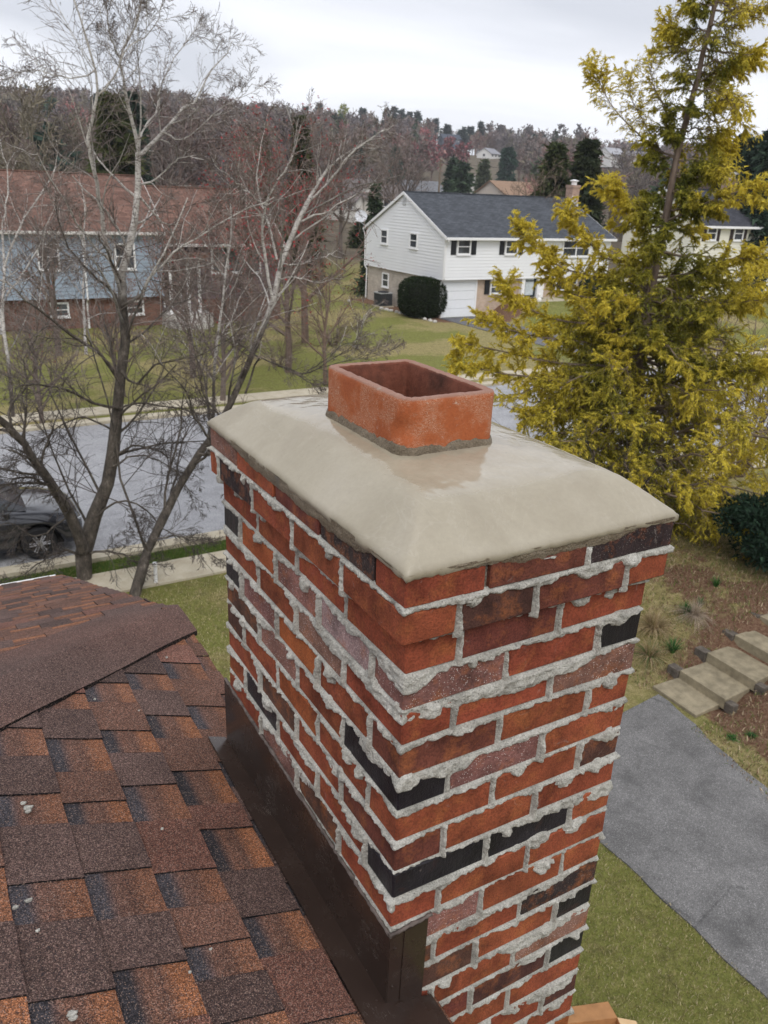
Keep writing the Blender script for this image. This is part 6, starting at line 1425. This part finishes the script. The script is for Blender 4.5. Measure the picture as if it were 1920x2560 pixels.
# ================================================================== golden false cypress
def cypress():
    rg = np.random.default_rng(33)
    tk = [(1352, 1165), (1368, 950), (1384, 780), (1400, 657), (1422, 545), (1444, 442), (1462, 338), (1504, 180), (1519, 112), (1537, 42), (1556, -60), (1575, -200)]
    rr = 17.3
    P = catmull([pxd(x, y, rr) for x, y in tk], 40); z0 = float(hgt(P[0, 0], P[0, 1])); P[0, 2] = min(P[0, 2], z0-.1)
    root = empty('golden_conifer', (P[0, 0], P[0, 1], z0), 'tall golden-green false cypress with feathery drooping sprays right of the chimney', 'tree')
    zz = P[:, 2]; rad = np.interp(zz, [0, 2, 5, 8, 12], [.19, .15, .105, .06, .03])
    V, Q = tubes(P[None], rad[None], 12); m = Mat('cypress_bark', .9, .2)
    m.color(m.ramp(m.noise(14, 5, .7, stretch=(1, 1, .15)), [(.3, (.10, .07, .055)), (.7, (.27, .21, .17))])); m.bump(m.noise(40, 4, .7, stretch=(1, 1, .12)), .8, .02); BK = m.m
    npmesh('trunk', V, Q, BK, root, smooth=True)
    # side direction seen from the camera: left is -R
    hd = math.atan2(P[0, 1], P[0, 0])              # azimuth of tree from the camera
    Lz = [(.2, 1.2), (1.0, 1.9), (2.0, 2.4), (3.0, 2.7), (4.0, 2.6), (5.0, 1.9), (5.7, 1.55), (6.3, 1.3), (7.0, 1.0), (7.7, .8), (8.2, .7), (9.0, .75), (9.8, .75), (10.8, .7), (12, .55), (13.5, .35)]
    lz, ll = np.array(Lz).T
    start, dirs, lens = [], [], []
    z = .35
    while z < 13.0:
        nb = 7 if z < 5.6 else (3 if z < 8.6 else 4)
        a0 = rg.uniform(0, 2*pi)
        for k in range(nb):
            zb = z+rg.uniform(-.12, .12); a = a0+2*pi*k/nb+rg.uniform(-.35, .35)
            i = np.interp(zb, P[:, 2], np.arange(40)); i0 = min(int(i), 38); p = P[i0]+(P[i0+1]-P[i0])*(i-i0)
            rt = math.cos(a)*CR[0]+math.sin(a)*CR[1]; L = np.interp(zb+.3, lz, ll)*rg.uniform(.62, 1.08)*(1+.6*max(0, rt))
            start.append(p); dirs.append((math.cos(a), math.sin(a))); lens.append(L)
        z += .30 if z < 5.6 else .34
    # long limbs followed on the photograph (left silhouette)
    limbs = []
    def limb(pts, dz0, dz1, r0=.05): limbs.append((catmull([pxd(x, y, rr+dz0+(dz1-dz0)*i/(len(pts)-1)) for i, (x, y) in enumerate(pts)], 10), r0))
    limb([(1462, 338), (1420, 325), (1380, 290), (1330, 240), (1300, 190), (1285, 140)], 0, .3, .035)
    limb([(1430, 330), (1400, 280), (1375, 235), (1355, 190), (1368, 152)], .1, -.5, .025)
    limb([(1462, 338), (1440, 270), (1440, 235), (1415, 195), (1405, 150), (1415, 125)], 0, -.4, .03)
    limb([(1504, 180), (1480, 110), (1455, 75), (1450, 40)], 0, .3, .02)
    limb([(1504, 180), (1540, 160), (1580, 150), (1610, 130)], 0, .5, .02)
    limb([(1537, 42), (1580, 60), (1620, 30), (1655, 12)], 0, -.3, .02)
    limb([(1490, 240), (1530, 230), (1570, 215), (1600, 225)], 0, -.6, .02)
    limb([(1470, 300), (1510, 300), (1545, 300), (1560, 310)], 0, .5, .02)
    limb([(1440, 480), (1400, 460), (1360, 450), (1325, 420), (1312, 390)], 0, -.8, .03)
    limb([(1422, 545), (1380, 560), (1310, 560), (1270, 520), (1235, 480), (1222, 455)], 0, -1.2, .04)
    limb([(1415, 590), (1330, 600), (1250, 590), (1180, 560), (1140, 515), (1120, 495)], 0, -1.6, .045)
    limb([(1405, 620), (1330, 640), (1250, 640), (1195, 600), (1190, 555)], 0, -.6, .045)
    limb([(1395, 690), (1290, 700), (1200, 690), (1140, 665), (1100, 635), (1095, 615)], 0, -1.6, .045)
    limb([(1390, 730), (1290, 740), (1180, 730), (1110, 715), (1040, 690)], 0, -1.8, .05)
    limb([(1384, 790), (1280, 790), (1180, 780), (1090, 760), (1020, 745), (985, 740)], 0, -1.9, .05)
    limb([(1380, 840), (1270, 830), (1160, 815), (1090, 808), (1030, 795), (985, 792)], 0, -1.9, .05)
    limb([(1375, 880), (1260, 880), (1190, 885), (1130, 905)], 0, -1.2, .05)
    limb([(1395, 690), (1480, 690), (1560, 660), (1630, 650), (1700, 640)], 0, -1.2, .05)
    limb([(1410, 600), (1490, 590), (1570, 560), (1640, 560)], 0, -.8, .05)
    limb([(1435, 480), (1500, 450), (1560, 425), (1620, 410), (1690, 420)], 0, -1.0, .045)
    limb([(1440, 430), (1490, 390), (1525, 365), (1550, 370)], 0, -.4, .03)
    limb([(1390, 760), (1480, 790), (1560, 800), (1650, 800)], 0, -1.0, .05)
    S = np.array(start); Dn = np.array(dirs); Ls = np.array(lens); n = len(S); k = 10; t = np.linspace(0, 1, k)
    rise = rg.uniform(-.05, .30, n); hook = rg.uniform(.05, .35, n)
    X = S[:, None]+np.concatenate([Dn[:, None]*(Ls[:, None, None]*t[None, :, None]), (Ls[:, None]*(rise[:, None]*t-.32*t**2+hook[:, None]*t**3.5))[..., None]], 2)
    X[:, 1:] += rg.normal(size=(n, k-1, 3))*.03*Ls[:, None, None]
    LM = np.stack([l[0] for l in limbs]); X = np.concatenate([X, LM])
    R0 = np.concatenate([.012+.010*Ls, np.array([l[1]*.6 for l in limbs])]); Rb = R0[:, None]*np.linspace(1, .2, k)[None]
    V1, Q1 = tubes(X, Rb, 5)
    # second and third order
    nL = len(LM); P2a, R2a = spawn(X[:-nL], Rb[:-nL], 21, rg, .14, 1.0, (.5, 1.05), (.20, .38), .5, 6, -.05, .12, .3, .003)
    P2b, R2b = spawn(X[-nL:], Rb[-nL:], 64, rg, .12, 1.0, (.45, 1.1), (.2, .4), .5, 6, -.03, .12, .3, .003, lenabs=(.14, .40))
    P2 = np.concatenate([P2a, P2b]); R2 = np.concatenate([R2a, R2b])
    big = np.linalg.norm(P2[:, -1]-P2[:, 0], axis=1); P2 = P2[:, :1]+(P2-P2[:, :1])*np.clip(.55/np.maximum(big, .01), 0, 1)[:, None, None]
    small = rg.random(len(P2)) < .93; P2, R2 = P2[small], R2[small]
    P3, R3 = spawn(P2, R2, 6, rg, .15, 1.0, (.35, .9), (.4, .8), .6, 4, -.10, .12, .4, .0022)
    V2, Q2 = tubes(P2, R2, 3); V3, Q3 = ribbons(P3, R3, rg); V, Q = merge([(V1, Q1), (V2, Q2), (V3, Q3)])
    nl = len(V1); C = np.concatenate([np.tile([.20, .155, .115], (nl, 1)), np.tile([.17, .13, .09], (len(V2)+len(V3), 1))])
    npmesh('branches', V, Q, TWIG, root, C)
    # feathery sprays along third order twigs and at second order tips
    cen = P.mean(0)
    def sprays(PP, m, size, seed):
        g = np.random.default_rng(seed); n_, kk, _ = PP.shape; idx = np.repeat(np.arange(n_), m); tt = np.tile((np.arange(m)+.5)/m, n_)+g.uniform(-.4, .4, n_*m)/m; f = np.clip(tt, 0, .999)*(kk-1); i = f.astype(int); fr = (f-i)[:, None]
        O = PP[idx, i]*(1-fr)+PP[idx, i+1]*fr; T = PP[idx, i+1]-PP[idx, i]; T /= np.linalg.norm(T, axis=1, keepdims=True)+1e-9
        side = np.cross(T, [0, 0, 1.]); side /= np.linalg.norm(side, axis=1, keepdims=True)+1e-9
        D = T*g.uniform(.3, 1.1, (len(O), 1))+side*g.uniform(-1, 1, (len(O), 1))+g.normal(size=O.shape)*.25; D[:, 2] -= g.uniform(.0, .75, len(O)); D /= np.linalg.norm(D, axis=1, keepdims=True)
        return O, D, tt
    out = []
    O, D, tt = sprays(P3, 22, 0, 5); out.append((O, D, .75+.25*tt)); O, D, tt = sprays(P2, 22, 0, 6); out.append((O, D, .5+.5*tt))
    O = np.concatenate([o[0] for o in out]); D = np.concatenate([o[1] for o in out]); tipf = np.concatenate([o[2] for o in out]); kp = rg.random(len(O)) > .55*ss(6.8, 8.4, O[:, 2])*(.4+1.2*(fbm(O[:, 0]*1.6, O[:, 2]*1.6+O[:, 1], 44, 2) > -.05)); O, D, tipf = O[kp], D[kp], tipf[kp]
    # distance from the trunk axis relative to the crown radius: the new growth at the outside is golden
    iz = np.interp(O[:, 2], P[:, 2], np.arange(40)); i0 = np.clip(iz.astype(int), 0, 38); ax = P[i0]+(P[i0+1]-P[i0])*(iz-i0)[:, None]
    dr = np.hypot(O[:, 0]-ax[:, 0], O[:, 1]-ax[:, 1])/(np.interp(O[:, 2], lz, ll)*1.15)
    clump_ = fbm(O[:, 0]*1.1+O[:, 2]*.7, O[:, 1]*1.1-O[:, 2]*.5, 9, 3)
    gold = np.clip((dr+.12)*1.05+.65*clump_+rg.normal(size=len(O))*.15, 0, 1)*np.clip(tipf*1.2, 0, 1)
    V, F = tris(O, D, .066, rg, .33)
    g_ = gold[:, None]; c0, c1, c2 = np.array([.12, .14, .026]), np.array([.31, .285, .036]), np.array([.62, .505, .06])
    C = np.where(g_ < .5, c0+(c1-c0)*g_*2, c1+(c2-c1)*(g_*2-1))*rg.uniform(.7, 1.3, len(O))[:, None]
    npmesh('foliage', V, F, LEAF2, root, np.repeat(C, 3, 0)); print('cypress tris', len(F))
LEAF2 = attrmat('cypress_leaf', .7, .25, .12, 5, trans=.35)
cypress()

# bare shrubs whose twigs show beside and behind the conifer
def stems(name, base, n, h, spread, col, label, seed, cat='shrub', rad=.02, lean=(0, 0)):
    rg = np.random.default_rng(seed); z = float(hgt(base[0], base[1])); root = empty(name, (base[0], base[1], z), label, cat); a = rg.uniform(0, 2*pi, n); k = 7; t = np.linspace(0, 1, k)
    S = np.array([base[0], base[1], z-.05])+np.stack([np.cos(a), np.sin(a), 0*a], 1)*.15; out = spread*rg.uniform(.3, 1.1, n); hh = h*rg.uniform(.6, 1.1, n)
    P = S[:, None]+np.stack([(np.cos(a)*out+lean[0])[:, None]*t**1.3, (np.sin(a)*out+lean[1])[:, None]*t**1.3, hh[:, None]*(t*1.35-.35*t**2.2)], 2); P[:, 1:] += rg.normal(size=(n, k-1, 3))*.03
    Rd = np.broadcast_to(np.linspace(rad, rad*.25, k)[None], (n, k)).copy(); P2, R2 = spawn(P, Rd, 8, rg, .25, 1, (.3, .9), (.25, .5), .6, 5, .02, .15, .4, .003); P3, R3 = spawn(P2, R2, 4, rg, .2, 1, (.3, .9), (.35, .7), .6, 4, .0, .16, .5, .0022)
    V, Q = merge([tubes(P, Rd, 5), tubes(P2, R2, 3), ribbons(P3, R3*1.2, rg)]); C = np.array(col)*rg.uniform(.7, 1.3, len(V))[:, None]*0+np.array(col); npmesh('stems', V, Q, TWIG, root, C)
    e = P3[:, -1]; D = rg.normal(size=e.shape); D /= np.linalg.norm(D, axis=1)[:, None]; Vb, Fb = tris(e, D, .03, rg, .6); npmesh('buds', Vb, Fb, TWIG, root, np.tile([.10, .07, .05], (len(Vb), 1)))
    return root
q = pxd(1300, 1060, 15.5); stems('bare_shrub', (q[0], q[1]), 16, 2.6, 2.0, (.05, .042, .04), 'dark bare shrub reaching over the road just right of the clay flue', 41, rad=.022, lean=(-1.2, .3))
q = pxd(1640, 800, 24.5); stems('bare_shrub', (q[0], q[1]), 22, 4.6, 2.2, (.12, .085, .075), 'tall pinkish-brown bare shrub behind the right side of the golden conifer', 42, rad=.025)
q = pxd(1300, 700, 30.0); stems('bare_shrub', (q[0], q[1]), 14, 2.4, 1.6, (.16, .12, .10), 'thin bare shrub on the verge between golden conifer and white house', 43, rad=.02)
q = pxd(1560, 640, 36.0); stems('bare_shrub', (q[0], q[1]), 12, 4.5, 1.2, (.17, .12, .10), 'upright budding sapling in front of the cream house', 44, 'sapling', .02)
p = pz(720, 745); stems('bare_shrub', (p[0], p[1]), 26, 1.3, 1.8, (.16, .12, .085), 'low brown brushy thicket on the far lawn left of the flue', 45, rad=.015)
p = pz(600, 790); stems('bare_shrub', (p[0], p[1]), 24, 1.6, 1.8, (.17, .13, .10), 'wide twiggy thicket at the far pavement behind the cement crown', 46, rad=.015)

# ================================================================== parked car, lower left
def car():
    root = empty('parked_car', (.09, 17.3, 0.012), 'dark parked car with silver alloy wheel at the near kerb behind the birch trunks', 'car')
    paint = Mat('car_paint', .18, .6); paint.color(paint.ramp(paint.noise(2), [(.3, (.016, .017, .022)), (.7, (.022, .023, .03))])); paint.b.inputs['Coat Weight'].default_value = .8; paint = paint.m
    glass = simple('car_glass', (.018, .024, .026), .05, .7, .1); rubber = simple('tyre_rubber', (.018, .018, .019), .85, .2, .2, 20); alloy = simple('alloy', (.42, .42, .44), .3, .5, .05, 5, metal=.7); dark = simple('arch_dark', (.01, .01, .01), .9)
    xc, yc, g = .09, 17.3, .012
    # cross sections along X: (x, half width low, belt z, hood/roof z, half width top)
    secs = [(-2.42, .70, .55, .80, .58), (-2.35, .84, .62, 1.02, .68), (-2.1, .91, .72, 1.18, .74), (-1.2, .93, .80, 1.10, .80), (-.4, .93, .84, 1.08, .82), (.6, .93, .84, 1.06, .82), (1.1, .93, .82, 1.05, .80), (1.7, .92, .78, .98, .76), (2.2, .87, .70, .88, .66), (2.38, .74, .60, .76, .55)]
    ring = lambda x, w, zb, zt, wt: [(x, -w*.96, .24), (x, -w, .42), (x, -w, zb), (x, -(w+wt)/2-.01, (zb+zt)/2+.05), (x, -wt, zt), (x, -wt*.5, zt+.035), (x, 0, zt+.045), (x, wt*.5, zt+.035), (x, wt, zt), (x, (w+wt)/2+.01, (zb+zt)/2+.05), (x, w, zb), (x, w, .42), (x, w*.96, .24)]
    b = MB(); vs_ = []; S = []
    xs = np.linspace(-2.42, 2.38, 40); A = np.array(secs)
    for x in xs: S.append([np.interp(x, A[:, 0], A[:, i]) for i in range(1, 5)])
    for x, (w, zb, zt, wt) in zip(xs, S):
        r_ = ring(x, w, zb, zt, wt)
        for j, p in enumerate(r_):         # wheel arches
            for wx in (-1.42, 1.5):
                d = math.hypot(p[0]-wx, p[2]-.34)
                if d < .42 and p[2] < .74: p = (p[0], p[1], min(.34+math.sqrt(max(0, .42**2-(p[0]-wx)**2)), .78))
            vs_.append((p[0]+xc, p[1]+yc, p[2]+g))
    n = 13; fs_ = [(i*n+k, (i+1)*n+k, (i+1)*n+k+1, i*n+k+1) for i in range(39) for k in range(n-1)]; fs_ += [tuple(range(n)), tuple(range(39*n, 40*n))[::-1]]
    b.add(vs_, fs_); b.build('body', paint, root, smooth=True)
    # cabin
    cs = [(-2.0, .74, 1.08, .70, 1.20), (-1.55, .78, 1.08, .62, 1.58), (-.9, .80, 1.07, .60, 1.66), (0, .80, 1.06, .60, 1.66), (.45, .80, 1.06, .61, 1.60), (1.35, .80, 1.04, .76, 1.09)]
    b = MB(); gb = MB(); R_ = []
    for x, w, z0_, wt, z1_ in cs: R_.append([(x+xc, -w+yc, z0_+g), (x+xc, -wt+yc, z1_+g), (x+xc, wt+yc, z1_+g), (x+xc, w+yc, z0_+g)])
    for i in range(5):
        a, c = R_[i], R_[i+1]
        b.add(a+c, [(1, 5, 6, 2)]); 
        for (u, v, f) in ((0, 1, (0, 4, 5, 1)), (3, 2, (2, 6, 7, 3))): b.add(a+c, [f])
    b.build('roof', paint, root, smooth=False)
    def pane(P4, off, nm='side_window'):
        q = MB(); P4 = [np.array(p) for p in P4]; nn = np.cross(P4[1]-P4[0], P4[3]-P4[0]); nn /= np.linalg.norm(nn); q.add([p+nn*off for p in P4], [(0, 1, 2, 3)]); q.build(nm, glass, root)
    lerp = lambda a, c, t: tuple(np.array(a)*(1-t)+np.array(c)*t)
    for s in (0, 1):
        A_, B_ = (0, 1) if s == 0 else (3, 2)
        for (i, j, t0, t1) in ((1, 2, .1, 1.0), (2, 3, .04, .96), (3, 5, .0, .0)):
            if j == 5:
                p0, p1, p2 = lerp(R_[3][A_], R_[3][B_], .1), lerp(R_[4][A_], R_[5][A_], .8), lerp(R_[4][A_], R_[4][B_], .88); P4 = [lerp(R_[3][A_], R_[3][B_], .12), (p1[0], p1[1], p1[2]+.03), p2, lerp(R_[3][A_], R_[3][B_], .88)]
            else:
                a0, a1 = lerp(R_[i][A_], R_[j][A_], t0), lerp(R_[i][A_], R_[j][A_], t1); c0, c1 = lerp(R_[i][B_], R_[j][B_], t0), lerp(R_[i][B_], R_[j][B_], t1); P4 = [lerp(a0, c0, .12), lerp(a1, c1, .12), lerp(a1, c1, .88), lerp(a0, c0, .88)]
            pane(P4, .006 if s == 0 else -.006)
    a, c = R_[4], R_[5]; pane([lerp(c[0], c[3], .06), lerp(c[0], c[3], .94), lerp(a[1], a[2], .96), lerp(a[1], a[2], .04)], .008, 'windscreen')
    for wx in (-1.42, 1.5):
        for wy in (-.86, .86):
            wb = MB(); X_, Y_ = xc+wx, yc+wy; prof = [(.20, -.1), (.31, -.11), (.335, -.09), (.34, 0), (.335, .09), (.31, .11), (.20, .1)]
            vs2 = [(X_+r*cos(t), Y_+y, g+.34+r*sin(t)) for r, y in prof for t in np.linspace(0, 2*pi, 28, endpoint=False)]; wb.add(vs2, [(i*28+k, i*28+(k+1) % 28, (i+1)*28+(k+1) % 28, (i+1)*28+k) for i in range(6) for k in range(28)]); w = wb.build('wheel', rubber, root, smooth=True)
            sg = -1 if wy < 0 else 1; rb = MB(); yo = Y_+sg*.085
            for (r0_, r1_, yy) in ((.205, .235, 0),): rb.add([(X_+r*cos(t), yo+dy, g+.34+r*sin(t)) for r, dy in ((r0_, 0), (r1_, .0), (r1_, -sg*.06), (r0_, -sg*.12)) for t in np.linspace(0, 2*pi, 28, endpoint=False)], [(i*28+k, i*28+(k+1) % 28, (i+1)*28+(k+1) % 28, (i+1)*28+k) for i in range(3) for k in range(28)])
            for j in range(6):
                for da in (-.13, .13): t = j*pi/3; c_a, s_a = cos(t), sin(t); rb.tube([(X_+.05*cos(t+da*2.5), yo, g+.34+.05*sin(t+da*2.5)), (X_+.215*cos(t+da), yo, g+.34+.215*sin(t+da))], .016, 6)
            rb.tube([(X_, yo-.02, g+.34), (X_, yo+.01, g+.34)], .06, 14); rb.build('rim', alloy, w)
            db = MB(); db.tube([(X_, yo-sg*.10, g+.34), (X_, yo-sg*.06, g+.34)], .205, 20); db.build('wheel_well', dark, w)
    b = MB(); b.box(xc-2.0, xc+2.0, yc-.7, yc+.7, g+.2, g+.6); b.build('underbody', dark, root)
    for wy in (-.62, .62):
        b = MB(); b.lathe((xc+2.26, yc+wy, g+.62), [(.0, 0), (.14, .02), (.15, .09), (.0, .12)], 12); b.build('headlight', simple('headlight_glass', (.5, .52, .55), .15, .6) if wy < 0 else bpy.data.materials['headlight_glass'], root)
    for wy, sg in ((-.93, -1), (.93, 1)):
        b = MB(); b.obox((xc+.95, yc+wy+sg*.06, g+1.08), (1, 0, 0), (0, 1, 0), (0, 0, 1), .06, .10, .07); b.build('mirror', paint, root, bevel=.02)
    b = MB()
    for y in (-.62, .62): b.tube([(xc-1.5, yc+y*.92, g+1.66), (xc-1.2, yc+y*.92, g+1.72), (xc+.1, yc+y*.92, g+1.73), (xc+.35, yc+y*.92, g+1.66)], .018, 6)
    b.build('roof_rail', simple('rail_black', (.02, .02, .02), .4), root)
car()

# ---- open cardboard box on the lawn under the chimney
def cardboard():
    p = pz(1262, 2215); root = empty('cardboard_box', (p[0], p[1], 0), 'open tan cardboard box lying on the grass at the foot of the chimney', 'box')
    m = Mat('cardboard', .85, .2); m.color(m.ramp(m.noise(6, 4), [(.3, (.50, .33, .17)), (.7, (.60, .42, .24))])); m.bump(m.noise(60, 2, stretch=(1, .02, 1)), .2, .002); m = m.m
    d2 = simple('cardboard_inner', (.36, .18, .075), .9); ax = np.array([.93, -.36, 0]); ay = np.array([.36, .93, 0]); c = np.array([p[0]-.12, p[1]-.26, 0])
    def panel(nm, pts, mat):
        b = MB(); P = [c+ax*a+ay*b_+np.array([0, 0, z]) for a, b_, z in pts]; nn = np.cross(P[1]-P[0], P[3]-P[0]); nn /= np.linalg.norm(nn); b.prism(P, -nn*.002, nn*.002); b.build(nm, mat, root)
    w, d, h = .30, .22, .15
    panel('base_panel', [(-w, -d, .02), (w, -d, .02), (w, d, .02), (-w, d, .02)], m)
    panel('side_panel', [(-w, d, .02), (w, d, .02), (w, d, h), (-w, d, h)], d2); panel('side_panel', [(-w, -d, .02), (w, -d, .02), (w, -d, h), (-w, -d, h)], m)
    panel('side_panel', [(-w, -d, .02), (-w, d, .02), (-w, d, h), (-w, -d, h)], m); panel('side_panel', [(w, -d, .02), (w, d, .02), (w, d, h), (w, -d, h)], d2)
    panel('flap', [(-w, -d, h), (-w, d, h), (-w-.24, d+.01, h+.06), (-w-.24, -d, h+.05)], m); panel('flap', [(w, -d, h), (w, d, h), (w+.2, d, h-.08), (w+.2, -d, h-.08)], m)
    panel('flap', [(-w, d, h), (w, d, h), (w, d+.2, h-.05), (-w, d+.2, h-.07)], d2); panel('flap', [(-w, -d, h), (w, -d, h), (w, -d-.2, h+.04), (-w, -d-.2, h+.02)], m)
cardboard()
# small white marker stake on the lawn by the birch
p = pz(337, 1262); b = MB(); b.tube([(p[0], p[1], -.05), (p[0]+.01, p[1], .42)], [.035, .035], 8); b.tube([(p[0]+.01, p[1], .42), (p[0]+.01, p[1], .46)], [.05, .05], 8)
tag(b.build('marker_post', WHITE, loc=(p[0], p[1], 0)), 'short white pipe stub standing on the lawn beside the leaning birch', 'post')

# ================================================================== thin spring haze
hz = MB(); hz.box(-900, 900, -300, 900, -2.5, 95)
hm = bpy.data.materials.new('haze'); hm.use_nodes = True; ht = hm.node_tree; ht.nodes.clear()
ho = N(ht, 'ShaderNodeOutputMaterial'); hv = N(ht, 'ShaderNodeVolumePrincipled'); hv.inputs['Color'].default_value = (.86, .89, .95, 1); hv.inputs['Density'].default_value = .00024; hv.inputs['Anisotropy'].default_value = .0
ht.links.new(hv.outputs[0], ho.inputs['Volume'])
tag(hz.build('haze', hm), 'thin pale haze in the air over the valley', 'haze', kind='stuff')
